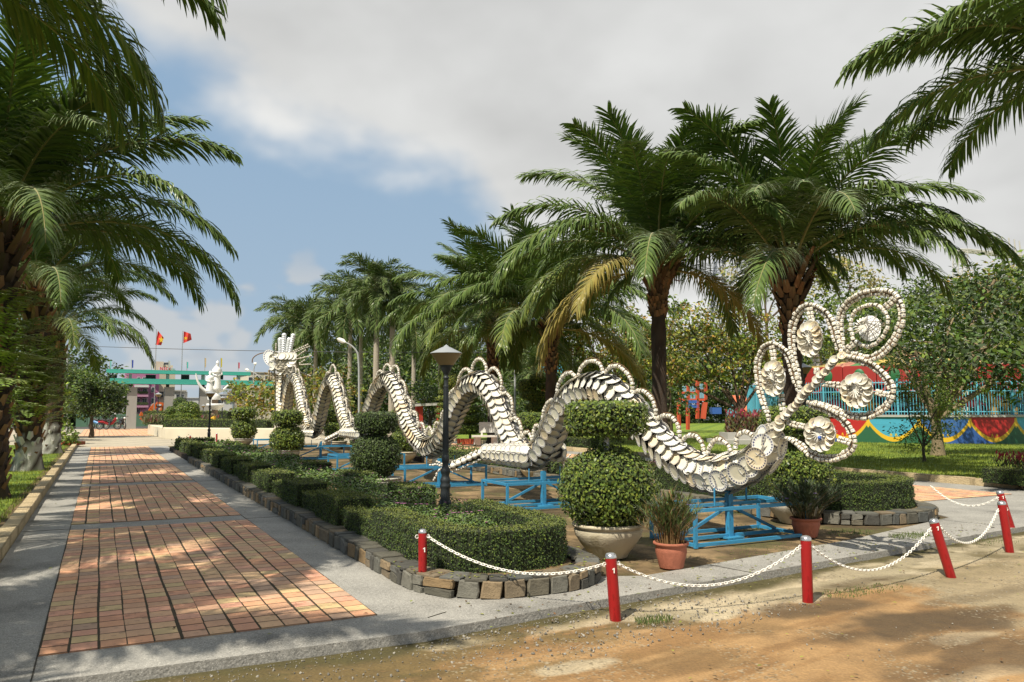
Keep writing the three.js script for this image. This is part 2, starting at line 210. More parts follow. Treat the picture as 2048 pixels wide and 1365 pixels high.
{
  const eu = (v) => pw(EDGE, v), iu = (v) => pw(INNER, v);
  flat([[-.9, eu(-.9)], [2.28, eu(2.28)], [3.42, eu(3.42)], [7.65, eu(7.65)], [11.15, eu(11.15)], [17.4, 7.53], [17.4, 41], [15.75, 41], [12.4, 41], [12.4, 9.1], [11.86, 8.02], [8.65, 7.23], [4.93, 6.63], [4.3, 6.9], [2.9, 7.5], [2.9, 41.4], [-.9, 41.4]], 0, M_granite, 'granite_paving', path, .12);
  const jm = std([.035, .03, .02], 1), J = new MB(), line = (v0, u0, v1, u1, w = .009) => { const a = UV(u0, v0, .003), b = UV(u1, v1, .003); J.bar(a, b, w, .003); };
  line(-.31, 5.8, -.31, 41); line(2.06, 6.36, 2.06, 41); line(6.0, 6.2, 5.9, 6.75); line(9.9, 6.7, 9.7, 7.45, .012); line(2.4, 6.1, 2.6, 6.2); for (const u of [12.9, 20.2, 27.5, 34.4]) { line(-.9, u, -.32, u, .006); line(2.07, u, 2.6, u, .006); }
  stuff(J.mesh('paving_joint', jm, path));
  // terracotta tiles
  const R = rng(11), tileTex = noiseTex(512, 512, (x, y) => { const n = tfbm(x, y, 3, 6, 8), f = tfbm(x, y, 60, 2, 4), s = sstep(.62, .72, tfbm(x, y, 7, 4, 14)); const k = .78 + .34 * (n - .3) + .16 * (f - .5) - .22 * s; return [k, k * .99, k * .97]; }, true);
  const TC = [[.62, .32, .17], [.60, .36, .20], [.64, .40, .21], [.56, .28, .16], [.58, .42, .20], [.57, .38, .20], [.62, .32, .20], [.56, .32, .18], [.46, .30, .19], [.58, .34, .20]].map((c) => [Math.min(.8, c[0] * 1.2), c[1] * 1.21, c[2] * 1.32]);
  const bevel = (ou, ov) => { const a = .5, b = .46, b2 = .465, y0 = -.5, y1 = .2, y2 = .5, q = [], U = []; const quad = (p0, p1, p2, p3) => { for (const p of [p0, p1, p2, p0, p2, p3]) { q.push(...p); U.push(ou + p[0] * .4, ov + p[2] * .4); } };
    const o = [[-a, a], [a, a], [a, -a], [-a, -a]], i = [[-b, b2], [b, b2], [b, -b2], [-b, -b2]];
    for (let k = 0; k < 4; k++) { const n = (k + 1) % 4; quad([o[k][0], y0, o[k][1]], [o[n][0], y0, o[n][1]], [o[n][0], y1, o[n][1]], [o[k][0], y1, o[k][1]]); quad([o[k][0], y1, o[k][1]], [o[n][0], y1, o[n][1]], [i[n][0], y2, i[n][1]], [i[k][0], y2, i[k][1]]); }
    quad([i[0][0], y2, i[0][1]], [i[1][0], y2, i[1][1]], [i[2][0], y2, i[2][1]], [i[3][0], y2, i[3][1]]);
    const g = new THREE.BufferGeometry(); g.setAttribute('position', new THREE.Float32BufferAttribute(q, 3)); g.setAttribute('uv', new THREE.Float32BufferAttribute(U, 2)); g.computeVertexNormals(); return g; };
  const geos = [0, 1, 2, 3, 4, 5].map((k) => bevel(k * .17, k * .31)), mats = TC.map((c) => std(c, .72, { map: tileTex, bumpMap: tileTex, bumpScale: .003 })), M_tiles = vcol(.72, { map: tileTex });
  let count = 0;
  const panel = (v0, v1, u0, u1, cols, rows, singles) => {
    flat(rect(v0, u0, v1, u1), .0094, std([.045, .034, .016], 1), 'tile_bed', path);
    const cw = (v1 - v0) / cols, rw = (u1 - u0) / rows, rest = new MB(), todo = [];
    for (let c = 0; c < cols; c++) { let e = u0, ph = (R() - .5) * .05; const drift = [0, 0].map(() => (R() - .5) * .012);
      for (let r = 0; r < rows; r++) { const end = r === rows - 1 ? u1 : u0 + (r + 1) * rw + ph + (R() - .5) * .014, wob = Math.sin(r * .55 + c) * .004 + drift[0]; todo.push([e, end, v0 + c * cw + .0045 + wob, v0 + (c + 1) * cw - .0045 + wob]); e = end; } }
    todo.sort((a, b) => a[0] - b[0]);
    for (const [e, f, a, b] of todo) {
      const m = new THREE.Matrix4().compose(V3((a + b) / 2, .0045 + R() * .0018, -(e + f) / 2), new THREE.Quaternion().setFromEuler(new THREE.Euler((R() - .5) * .006, (R() - .5) * .012, (R() - .5) * .006)), V3(b - a, .012, f - e - .015)), k = Math.floor(Math.pow(R(), 1.15) * TC.length), geo = geos[Math.floor(R() * 6)];
      if (singles && count < 300) { count++; const t = sh(new THREE.Mesh(geo, mats[k])); t.name = 'tile'; m.decompose(t.position, t.quaternion, t.scale); path.add(t); }
      else rest.add(geo, m, jit(TC[k], R, .06));
    }
    if (rest.i.length) stuff(rest.mesh('tile', M_tiles, path));
  };
  panel(-.31, 2.06, 6.36, 12.72, 13, 34, true); panel(-.31, 2.06, 13.36, 19.85, 13, 34); panel(-.31, 2.06, 20.62, 27.07, 13, 34); panel(-.31, 2.06, 28.0, 33.9, 13, 30); panel(-.31, 2.06, 34.8, 41.3, 13, 32); panel(12.9, 16.2, 9.6, 16.2, 18, 34); panel(12.9, 16.2, 17, 23.4, 18, 34); panel(12.9, 16.2, 24.2, 40.5, 18, 60);
  panel(-1.2, 4.2, 59.5, 82.5, 18, 75);
}
{ // kerbs and lawns
  const kerbMat = [0, 1, 2].map((k) => std([.50 - k * .04, .45 - k * .04, .35 - k * .03], .85, { map: repTex(concTex, 1), ...flatBump(3) }));
  kerbMat.forEach((m) => m.color.multiplyScalar(2.8));
  const R = rng(5), stones = (name, v, w, u0, u1, h, len = 1) => { const s = setting(name); let k = 0; for (let u = u0; u < u1; u += len) { const m = sh(new THREE.Mesh(chamGeo, kerbMat[Math.floor(R() * 3)])); m.name = 'kerb_stone'; m.scale.set(w, h + .12, len - .008); m.position.set(v + (R() - .5) * .008, (h - .12) / 2 + (R() - .5) * .008, -(u + len / 2)); m.rotation.y = (R() - .5) * .006; s.add(m); } };
  stones('kerb', -1.01, .2, 4.6, 44.6, .13); stones('kerb', 17.52, .2, 7.2, 44, .16);
  flat(rect(-60, -6, -1.30, 44.4), .055, M_lawn, 'lawn', null, .2); flat(rect(-1.31, -6, -1.1, 44.4), .05, M_soil, 'soil_strip');
  flat(rect(17.62, -6, 110, 84), .10, M_lawn, 'lawn', null, .2);
  // grass blades near enough to tell
  const blade = new THREE.BufferGeometry(); blade.setAttribute('position', new THREE.Float32BufferAttribute([-.004, 0, 0, .004, 0, 0, 0, .055, .022], 3)); blade.setAttribute('normal', new THREE.Float32BufferAttribute([0, .6, .8, 0, .6, .8, 0, .6, .8], 3)); blade.setAttribute('uv', new THREE.Float32BufferAttribute([0, 0, 0, 0, 0, 0], 2));
  const gm = new THREE.MeshPhysicalMaterial({ color: 0xffffff, roughness: .95, transmission: .3, thickness: 0, side: THREE.DoubleSide });
  const field = (n, pick, y, s0, seed) => { const R = rng(seed), im = new THREE.InstancedMesh(blade, gm, n), c = new THREE.Color(), q = new THREE.Quaternion(), e = new THREE.Euler();
    for (let k = 0; k < n; k++) { const [u, v] = pick(R), s = s0 * (.6 + .8 * R()); q.setFromEuler(e.set((R() - .3) * .8, R() * 6.28, 0)); im.setMatrixAt(k, new THREE.Matrix4().compose(V3(v, y, -u), q, V3(s * 1.4, s, s))); const t = fbm(u * .5, v * .5, 3, 4), w = R(); im.setColorAt(k, c.setRGB(lerp(.09, .31, t * .7 + w * .35), lerp(.165, .34, t * .7 + w * .3), .02)); }
    im.name = numbered('grass'); im.userData = { kind: 'stuff', label: 'short green lawn grass', category: 'grass' }; sh(im); scene.add(im); };
  field(90000, (R) => { const t = Math.pow(R(), 1.6); return [10 + t * 34, -1.18 - R() * lerp(3.4, 9, t)]; }, .055, .9, 21);
  field(120000, (R) => { const t = Math.pow(R(), 1.3), u = 8 + t * 30; return [u, 17.6 + R() * lerp(10, 30, t)]; }, .10, 1.1, 22);
}

// ---------------------------------------------------------------- palms
const M_frond = leafMat({ roughness: .9, transmission: .26, clearcoat: .22, clearcoatRoughness: .28 });
const M_rachis = std([.20, .19, .055], .55);
function frondGeo(R, elev, L, o = {}) {                           // grows from the origin towards +x
  const mb = new MB(), N = 16, bend = o.bend ?? 1.5, pts = [], tans = []; let p = V3(0, 0, 0), yaw = (R() - .5) * .25;
  for (let k = 0; k <= N; k++) { const s = k / N, e = elev - bend * Math.pow(s, 1.35), y = yaw * s; const t = V3(Math.cos(e) * Math.cos(y), Math.sin(e), Math.cos(e) * Math.sin(y)); pts.push(p.clone()); tans.push(t); p = p.clone().addScaledVector(t, L / N); }
  const stalk = o.stalk ?? [.26, .24, .075];
  mb.tube(pts, pts.map((_, k) => lerp(o.r ?? .045, .007, Math.pow(k / N, .7))), 5, stalk);
  const n = o.n ?? 100, Lm = o.leaf ?? 1.0, seg = o.seg ?? 4, tone = o.tone ?? [.042, .075, .014], tip = o.tip ?? [.10, .125, .02], droop = o.droop ?? .55, W = o.w ?? .05;
  for (let k = 0; k < n; k++) for (const sd of [-1, 1]) {
    const s = lerp(o.s0 ?? .17, .995, (k + R() * .6) / n), x = s * N, i = Math.min(N - 1, Math.floor(x)), q = pts[i].clone().lerp(pts[i + 1], x - i), t = tans[i].clone().lerp(tans[i + 1], x - i).normalize();
    const lat = V3(-t.z, 0, t.x).normalize(), up = lat.clone().cross(t).normalize(); if (up.y < 0 && Math.abs(t.y) < .99) up.negate();
    const fw = lerp(1.2, .5, s) + (R() - .5) * .2, lift = (o.lift ?? .18) + (R() - .5) * (o.fan ?? .75), len = Lm * (s < .35 ? lerp(.45, 1, (s - .17) / .18) : lerp(1, .38, Math.pow((s - .35) / .65, 1.6))) * (.85 + R() * .3);
    let d = t.clone().multiplyScalar(Math.cos(fw)).addScaledVector(lat, sd * Math.sin(fw) * Math.cos(lift)).addScaledVector(up, Math.sin(fw) * Math.sin(lift)).normalize();
    const dr = droop * (.6 + R() * .9), col = mixc(jit(tone, R, .3), tip, Math.pow(R(), 2) * .8); let a = q.clone(), prev = -1;
    const kink = R() < .12 ? 1 + Math.floor(R() * 3) : 99, o0 = mb.p.length / 3;
    for (let j = 0; j <= seg; j++) {
      const f = j / seg, wv = t.clone().sub(d.clone().multiplyScalar(t.dot(d))).normalize(), nn = wv.clone().cross(d).normalize(), w = W * .5 * (j === 0 ? .55 : j === seg ? .04 : lerp(1, .55, f));
      const cc = mixc(col, tip, f * .35); mb.vert(a.clone().addScaledVector(wv, w), nn, cc); mb.vert(a.clone().addScaledVector(wv, -w), nn, cc);
      if (j) { const z = o0 + j * 2; mb.i.push(z - 2, z, z - 1, z - 1, z, z + 1); }
      a = a.clone().addScaledVector(d, len / seg); d = d.clone().add(V3((R() - .5) * .08, -dr * (j >= kink ? 2.4 : 1) * (.35 + f), (R() - .5) * .08)).normalize();
    }
  }
  const m = mb.mesh('frond', M_frond, new THREE.Group()); return m.geometry;
}
const RF = rng(77);
const OIL = [1.38, 1.22, 1.05, .9, .72, .52, .3, .08, -.2, -.5].map((e, k) => [0, 1].map((v) => frondGeo(RF, e, lerp(4.3, 4.9, Math.min(1, k / 4)) * (.95 + RF() * .12), { bend: lerp(1.0, 1.65, Math.min(1, k / 4)) + (RF() - .5) * .2 - (k > 6 ? (k - 6) * .28 : 0), droop: lerp(.22, .62, Math.min(1, k / 4)), n: 104, leaf: 1.08, tone: k > 6 ? [.075, .13, .010] : [.048, .105, .010], tip: k > 5 ? [.20, .23, .018] : [.125, .185, .015] })));
const OLD = [-.1, .25].map((e) => frondGeo(RF, e, 4.2, { bend: 1.5, droop: .7, n: 84, leaf: .95, tone: [.20, .18, .03], tip: [.34, .25, .045], stalk: [.3, .24, .06] }));
const M_bark = vcol(.95, { bumpMap: repTex(fineBump, 3), bumpScale: .03 });
function palmCrown(T, top, n, seed, scale = 1, o = {}) {
  const R = rng(seed), T0 = offsetOf(T);
  for (let k = 0; k < n; k++) { const f = k / (n - 1), mc = o.max ?? 9, cls = Math.min(mc, Math.floor(Math.pow(f, .9) * (mc + .99))), a = k * 2.39996 + R() * .5, old = o.old && R() < o.old && cls > 5;
    if (o.skip && o.skip(a, cls)) continue;
    const m = sh(new THREE.Mesh(old ? OLD[Math.floor(R() * 2)] : OIL[cls][Math.floor(R() * 2)], M_frond)); m.name = 'frond'; m.rotation.set((R() - .5) * .4, -a, (R() - .5) * .22); m.scale.setScalar(scale * (.9 + R() * .2));
    m.position.copy(top).sub(T0).add(V3(Math.cos(a) * .2 * f, -.38 * f, Math.sin(a) * .2 * f)); T.add(m); }
}
function oilPalm(label, base, height, seed, o = {}) {
  const T = thing('oil_palm', label, 'palm tree', base, 'oil palms'), R = rng(seed), tr = new MB(), bt = new MB(), bx = base.x, bz = base.z, y0 = base.y, r = o.r ?? .27, lean = o.lean ?? V3(0, 0, 0);
  const axis = (f) => V3(bx + lean.x * f * f, y0 + height * f, bz + lean.z * f * f);
  const pts = [], rad = []; for (let k = 0; k <= 24; k++) { const f = k / 24; pts.push(axis(f)); rad.push(r * (f < .06 ? 1.35 - f * 5 : 1) * (1 + (hash2(k, seed, 4) - .5) * .12) * (f > .93 ? .8 : 1)); }
  // bark tube with painted foot
  const paint = o.paint ?? 0, seg = 14; let nrm = V3(1, 0, 0);
  for (let k = 0; k < pts.length; k++) for (let s = 0; s <= seg; s++) { const A = s / seg * 6.2832, w = 1 + .12 * (hash2(k * 3, s % seg, seed) - .5), n = V3(Math.cos(A), 0, Math.sin(A)); const wh = paint && pts[k].y - y0 < paint && hash2(k, s % seg, 8) > .3;
    tr.vert(pts[k].clone().addScaledVector(n, rad[k] * w), n, wh ? [.5, .49, .45] : jit([.055, .038, .026], R, .4), s / seg * 2, k * .2); }
  for (let k = 0; k < 24; k++) for (let s = 0; s < seg; s++) { const q = k * (seg + 1) + s; tr.i.push(q, q + seg + 1, q + 1, q + 1, q + seg + 1, q + seg + 2); }
  tr.mesh('trunk', M_bark, T);
  // old leaf bases in a spiral; a goblet of long ones below the crown
  const f0 = o.boots ?? .0, nb = o.nb ?? 120;
  for (let k = 0; k < nb; k++) { const f = f0 + (1 - f0) * (k + R() * .7) / nb, a = k * 2.39996 + R() * .2, gob = sstep(o.goblet ?? .72, 1, f), p = axis(f), len = lerp(.2, .62, gob) * (.75 + R() * .5), out = V3(Math.cos(a), 0, Math.sin(a)), d = out.clone().multiplyScalar(lerp(.5, .8, gob)).add(V3(0, 1, 0)).normalize(), side = V3(-out.z, 0, out.x);
    const q = p.clone().addScaledVector(out, r * lerp(paint && p.y - y0 < paint ? .80 : .86, .95, gob) + (o.flare ?? .08) * gob * Math.sin(Math.min(1, gob * 1.3) * 2.2)).add(V3(0, -.1, 0)), e = q.clone().addScaledVector(d, len), nn = out.clone().sub(d.clone().multiplyScalar(out.dot(d))).normalize(), w0 = lerp(.09, .12, gob), w1 = w0 * .55;
    const white = paint && p.y - y0 < paint && R() < .68, c = white ? [.42, .41, .38] : jit(R() < .35 ? [.21, .105, .045] : R() < .5 ? [.05, .028, .016] : [.13, .075, .035], R, .4), c2 = white ? [.5, .49, .45] : mixc(c, [.30, .19, .10], R() * .6);
    const A = [q.clone().addScaledVector(side, w0), q.clone().addScaledVector(nn, .06), q.clone().addScaledVector(side, -w0)], B = [e.clone().addScaledVector(side, w1), e.clone().addScaledVector(nn, .035), e.clone().addScaledVector(side, -w1)], C = e.clone().addScaledVector(out, -.08);
    const quad = (a0, a1, b0, b1, n) => { const i = bt.vert(a0, n, c); bt.vert(a1, n, c); bt.vert(b0, n, c2); bt.vert(b1, n, c2); bt.i.push(i, i + 1, i + 2, i + 1, i + 3, i + 2); };
    quad(A[0], A[1], B[0], B[1], nn.clone().add(side).normalize()); quad(A[1], A[2], B[1], B[2], nn.clone().sub(side).normalize()); const i = bt.vert(B[0], d, c2); bt.vert(B[1], d, c2); bt.vert(B[2], d, c2); bt.vert(C, d, c2); bt.i.push(i, i + 1, i + 3, i + 1, i + 2, i + 3); }
  stuff(bt.mesh('leaf_base', M_bark, T));
  // brown fibre and fruit among the petioles
  const fb = new MB(); for (let k = 0; k < 240; k++) { const a = R() * 6.28, p = axis(.9 + R() * .13).add(V3(Math.cos(a) * (r * 1.2 + (o.flare ?? .05)), 0, Math.sin(a) * (r * 1.2 + (o.flare ?? .05)))); fb.leaf(p, unit(R), unit(R), .12 + R() * .22, .035, jit(R() < .12 ? [.35, .09, .03] : [.11, .055, .025], R, .5)); }
  stuff(fb.mesh('fibre', M_bark, T));
  palmCrown(T, axis(1).add(V3(0, .1, 0)), o.n ?? 38, seed + 5, o.scale ?? 1, o);
  if (o.fern) { const fm = new MB(); for (const [f, a0, spread, cnt] of o.fern) for (let k = 0; k < cnt; k++) { const a = a0 + (R() - .5) * spread, p = axis(clamp(f + (R() - .5) * .16)).add(V3(Math.cos(a) * r * 1.15, 0, Math.sin(a) * r * 1.15)); let d = V3(Math.cos(a) + (R() - .5), .5 + R() * .7, Math.sin(a) + (R() - .5)).normalize(), q = p.clone(); const L = .4 + R() * .6, c = jit([.17, .25, .016], R, .4), S = 10;
      for (let j = 0; j < S; j++) { const sdv = V3(-d.z, .1, d.x).normalize(), n = sdv.clone().cross(d).normalize(); for (const sd of [-1, 1]) fm.leaf(q, sdv.clone().multiplyScalar(sd).addScaledVector(d, .5).normalize(), n, L * .26 * Math.sin((j + 1.2) / (S + 1) * 3.1), .05, c); q = q.clone().addScaledVector(d, L / S); d = d.clone().add(V3(0, -.11, 0)).normalize(); } }
    stuff(fm.mesh('fern', leafMat({ clearcoat: .2 }), T, 'bright green fern growing on the trunk')); }
  return T;
}
// the row along the path on the left, then the three tall ones behind the sculpture
const camA = (deg) => { const t = (deg + 0) * Math.PI / 180; return t; };   // an angle in the ground plane (0 = to the right of the path)
oilPalm('oil palm whose big dark crown fills the upper left corner, trunk hidden beside the lawn', UV(9.7, -2.9, .05), 6.5, 101, { paint: .5, n: 40, scale: .86, max: 6, fern: [[.4, .5, 2, 30]] });
oilPalm('oil palm with fern covered trunk standing nearest on the lawn beside the path', G(-34, 1000, .05), 5.1, 202, { r: .34, n: 40, scale: .95, max: 5, nb: 200, fern: [[.66, .9, 3, 46], [.52, .6, 2.6, 36], [.38, 1, 2.4, 14]] });
oilPalm('oil palm with white painted foot and a thick ferny trunk, second along the lawn', G(54, 942, .05), 5.0, 303, { r: .31, boots: .0, paint: 1.0, n: 36, scale: .86, max: 6, skip: (a, c) => Math.cos(a) > .2 && c > 4, nb: 170, fern: [[.44, .8, 3.4, 60], [.6, .5, 3, 46], [.32, .8, 3.4, 44]] });
oilPalm('oil palm with white painted foot farthest along the lawn, behind the ferny ones', G(100, 908, .05), 4.9, 404, { r: .32, boots: .0, paint: 1.2, n: 28, scale: .8, max: 6, nb: 120 });
oilPalm('oil palm standing farthest forward on the lawn, its crown shading the near tiles', UV(5.0, -6.0, .05), 5.6, 505, { n: 34, scale: .95, skip: (a, c) => c > 7 });
oilPalm('tall oil palm with dark trunk rising behind the highest arch of the sculpture', at(1322, 935, 22.5).setY(.02), 5.95, 606, { r: .21, flare: .22, boots: .74, goblet: .80, nb: 150, n: 40, old: .22, scale: 1.08, max: 6 });
oilPalm('tall oil palm with bulging brown top rising behind the leafy tail ornament', at(1592, 945, 20.5).setY(.1), 5.4, 707, { r: .25, flare: .26, boots: .66, goblet: .74, nb: 90, n: 38, scale: 1.04, max: 5 });
oilPalm('oil palm in the middle distance behind the white bench', at(985, 890, 39).setY(.05), 5.8, 808, { r: .26, flare: .2, boots: .6, goblet: .8, n: 38, scale: 1.22, nb: 110, max: 6 });
oilPalm('oil palm in the middle distance just right of the one behind the bench', at(1103, 890, 36).setY(.05), 5.6, 909, { r: .26, flare: .2, boots: .6, goblet: .8, n: 40, scale: 1.26, nb: 110, old: .12, max: 6 });
oilPalm('oil palm at the upper right edge with only its drooping fronds showing', at(2420, 1050, 12.9).setY(.1), 7.2, 1010, { n: 44, max: 4, scale: 1.08, nb: 60 });

// royal palms: smooth grey trunks, green crownshaft, dense round heads
const M_royal = std([.33, .29, .23], .85, { bumpMap: repTex(fineBump, 2), bumpScale: .02 }), M_shaft = std([.12, .16, .04], .5);
const ROY = [1.25, .95, .6, .25, -.1, -.45].map((e) => [0, 1].map(() => frondGeo(RF, e, 2.9, { bend: 1.55, droop: .45, n: 62, leaf: .8, seg: 3, w: .06, fan: 1.6, s0: .12, tone: [.05, .105, .015], tip: [.13, .18, .025], r: .03 })));
function royalPalm(label, px, py, d, crownPy, sc, seed, n = 26, lowR = .2) {
  const b = at(px, py, d).setY(.05), top = at(px, crownPy, d), T = thing('royal_palm', label, 'palm tree', b, 'royal palms'), R = rng(seed), tr = new MB(), pts = [], rad = [];
  for (let k = 0; k <= 12; k++) { const f = k / 12; pts.push(b.clone().lerp(V3(b.x, top.y - 1, b.z), f)); rad.push(lowR * (f < .1 ? 1.3 - f * 3 : 1.04 - .18 * f)); } tr.tube(pts, rad, 12); tr.mesh('trunk', M_royal, T);
  new MB().tube([V3(b.x, top.y - 1.02, b.z), V3(b.x, top.y - .4, b.z), V3(b.x, top.y + .2, b.z)], [lowR * .9, lowR * .75, .06], 10).mesh('crownshaft', M_shaft, T);
  for (let k = 0; k < n; k++) { const f = k / (n - 1), m = sh(new THREE.Mesh(ROY[Math.min(5, Math.floor(f * 5.99))][Math.floor(R() * 2)], M_frond)); m.name = 'frond'; m.rotation.set((R() - .5) * .3, -(k * 2.39996 + R() * .4), (R() - .5) * .2); m.scale.setScalar(sc * (.88 + R() * .24)); m.position.set(0, top.y - b.y - .1 * f, 0); T.add(m); }
}
royalPalm('tallest royal palm, its grey trunk rising behind the third arch of the sculpture', 750, 868, 50, 575, 1.0, 31, 30);
royalPalm('royal palm with pale trunk just right of the tallest royal palm', 782, 868, 50, 600, .95, 32);
royalPalm('slim royal palm with a pale trunk standing left of the garden lamp', 826, 862, 58, 645, .95, 33, 22, .17);
royalPalm('royal palm with a thin trunk left of the tallest royal palm', 697, 858, 64, 612, 1.35, 34, 28, .19);
royalPalm('royal palm crowded behind the street lamp', 719, 858, 66, 605, 1.4, 35, 26, .19);
royalPalm('leftmost royal palm of the far clump, seen behind the head of the sculpture', 590, 850, 74, 650, 1.5, 36, 30);
royalPalm('royal palm in the far clump between the sculpture head and the second arch', 628, 850, 72, 660, 1.4, 37, 26);
royalPalm('low feathery palm behind the oil palms by the bench', 880, 860, 60, 640, 1.35, 38, 24);
royalPalm('low bright green palm behind the arch with two crest loops', 1068, 862, 48, 740, .9, 39, 20, .15);

// ---------------------------------------------------------------- the sculpture made of crockery
const plateTex = noiseTex(512, 128, (x, y) => {                   // x runs round the rim, y from the middle to the edge
  let c = [.81, .79, .73]; const n = fbm(x * 9, y * 5, 4, 3); c = c.map((q, k) => q * (.9 + .16 * n - (k === 2 ? .1 * (1 - y) : 0)));
  if (y > .70) { c = mixc([.84, .84, .80], [.7, .66, .55], n * .5); const a = (x * 22) % 1, b = (y - .845) / .09, d = Math.hypot((a - .5) / .36, b * .85); if (d < 1) c = mixc(c, [.012, .022, .13], .95 * sstep(1, .6, d)); else { const e = Math.hypot((((a + .5) % 1) - .5) / .16, (y - .86) / .035); if (e < 1) c = mixc(c, [.05, .08, .26], .7); } if (y > .965 || (y > .715 && y < .735)) c = mixc(c, [.06, .08, .2], .45); }
  return c; }, true, false);
plateTex.wrapS = THREE.RepeatWrapping;
const cupTex = noiseTex(128, 64, (x, y) => { let c = [.80, .78, .70]; const n = fbm(x * 8, y * 4, 3, 5); c = c.map((q) => q * (.86 + .2 * n)); const a = (x * 5) % 1; if (Math.hypot((a - .5) / .22, (y - .5) / .17) < 1) c = mixc(c, [.03, .06, .25], .85); if (y < .14 || y > .88) c = mixc(c, [.16, .12, .08], .7); return c; }, true, true);
const CHINA = { roughness: .32 };
const plateMats = [[1, .99, .95], [.97, .93, .84], [1, .96, .86], [.9, .86, .78], [.98, .98, .98], [.98, .86, .68]].map((c) => std(c, .34, { map: plateTex }));
const M_plates = vcol(.36, { map: plateTex }), M_cup = vcol(.36, { map: cupTex }), M_china = std([.78, .75, .67], .34), M_chinaV = vcol(.36), M_bowlIn = std([.60, .565, .48], .36), M_black = std([.02, .02, .022], .6), M_wire = std([.22, .20, .17], .55, { metalness: .4 }), M_core = std([.028, .027, .025], .85), M_rust = std([.17, .10, .05], .8);
const plateGeo = (() => { const g = lathe([[0, 0], [.55, .008], [.66, .02], [.78, .06], [1, .095], [1.0, .115], [.95, .10]].map(([r, y]) => [r, y]), 20); const P = g.attributes.position, U = g.attributes.uv; for (let k = 0; k < P.count; k++) U.setY(k, Math.min(1, Math.hypot(P.getX(k), P.getZ(k)))); return g; })();
const bowlGeo = lathe([[.42, -.50], [.50, -.46], [.78, -.22], [.96, .06], [1, .12], [.95, .1], [.72, -.22], [.4, -.40], [.0, -.43]], 14);
const cupGeo = (() => { const g = lathe([[.30, -.5], [.40, -.46], [.48, -.1], [.5, .34], [.46, .48], [.34, .5]], 9); const P = g.attributes.position, U = g.attributes.uv; for (let k = 0; k < P.count; k++) U.setY(k, P.getY(k) + .5); return g; })();
const spoonGeo = (() => { const mb = new MB(); mb.add(sphGeo, new THREE.Matrix4().compose(V3(0, .36, 0), new THREE.Quaternion(), V3(.15, .21, .05))); mb.tube([V3(0, -.5, .05), V3(0, -.1, .03), V3(0, .2, 0)], [.045, .05, .07], 6); const m = mb.mesh('spoon', M_china, new THREE.Group()); return m.geometry; })();
const cups = (mb, pts, size, step, R, tones) => {                 // a string of little cups along a line
  const c = new THREE.CatmullRomCurve3(pts, false, 'centripetal'), L = c.getLength(), n = Math.max(2, Math.round(L / step));
  for (let k = 0; k < n; k++) { const p = c.getPointAt((k + .5) / n), t = c.getTangentAt((k + .5) / n), s = size * (.88 + R() * .24), q = qTo(k % 2 ? t : t.clone().negate()).multiply(new THREE.Quaternion().setFromAxisAngle(V3(0, 1, 0), R() * 6)); const d = unit(R).multiplyScalar(.006); mb.add(cupGeo, M4(p.add(d), V3(s, step * .86, s), q), jit(tones || [.95, .92, .86], R, .10)); }
  return c; };
const DR = thing('dragon_sculpture', 'long undulating white sculpture built of plates, bowls and cups on blue stands', 'sculpture', V3(7, 0, -20));
const RD = rng(909);
const trace = (list) => list.map(([px, py, v]) => onV(px, py, v));
// centre line from the tail to the head (traced positions on the vertical plane it undulates in)
const SP = trace([[1540, 874, 7.38], [1532, 902, 7.38], [1496, 934, 7.36], [1441, 949, 7.34], [1388, 938, 7.32], [1338, 903, 7.28], [1293, 857, 7.22], [1255, 812, 7.16], [1226, 786, 7.1], [1190, 776, 7.06], [1158, 786, 7.02], [1132, 813, 7.0], [1110, 852, 6.98], [1091, 893, 6.96], [1066, 914, 6.94], [1040, 905, 6.92], [1021, 875, 6.9], [1006, 835, 6.9], [991, 797, 6.88], [967, 768, 6.86], [940, 774, 6.84], [921, 800, 6.82], [903, 842, 6.8], [884, 880, 6.8], [861, 896, 6.8], [838, 882, 6.8], [819, 850, 6.8], [805, 812, 6.8], [795, 781, 6.8], [780, 761, 6.8], [765, 768, 6.8], [752, 790, 6.8], [741, 822, 6.8], [728, 856, 6.8], [708, 869, 6.8], [695, 850, 6.8], [685, 818, 6.8], [677, 784, 6.8], [666, 760, 6.8], [654, 774, 6.8], [645, 808, 6.8], [637, 845, 6.8], [624, 864, 6.8], [613, 842, 6.8], [604, 802, 6.8], [597, 768, 6.8], [587, 756, 6.8], [579, 776, 6.8], [573, 815, 6.8], [568, 850, 6.8], [565, 862, 6.8], [562, 845, 6.8], [561, 810, 6.8], [561, 770, 6.8], [562, 735, 6.8]]);
const spine = new THREE.CatmullRomCurve3(SP, false, 'centripetal'); spine.arcLengthDivisions = 1500;
const SL = spine.getLength(), radiusAt = (f) => { const tail = f * SL; return .205 * Math.min(1, .62 + tail * .35) * (1 - .12 * f); };
const frame = (f) => { const p = spine.getPointAt(clamp(f)), t = spine.getTangentAt(clamp(f)); t.x *= .3; t.normalize(); const lat = V3(1, 0, 0); lat.addScaledVector(t, -lat.dot(t)).normalize(); const up = lat.clone().cross(t); return { p, t, lat, up }; };
{ // dorsal must point up at the arches
  const fr = frame(.18); const flip = (() => { let best = -9, s = 1; for (let k = 0; k < 130; k++) { const q = frame(k / 200); if (q.p.y > best) { best = q.p.y; s = Math.sign(q.up.y); } } return s; })();
  frame.flip = flip; }
const FR = (f) => { const q = frame(f); q.up.multiplyScalar(frame.flip); return q; };
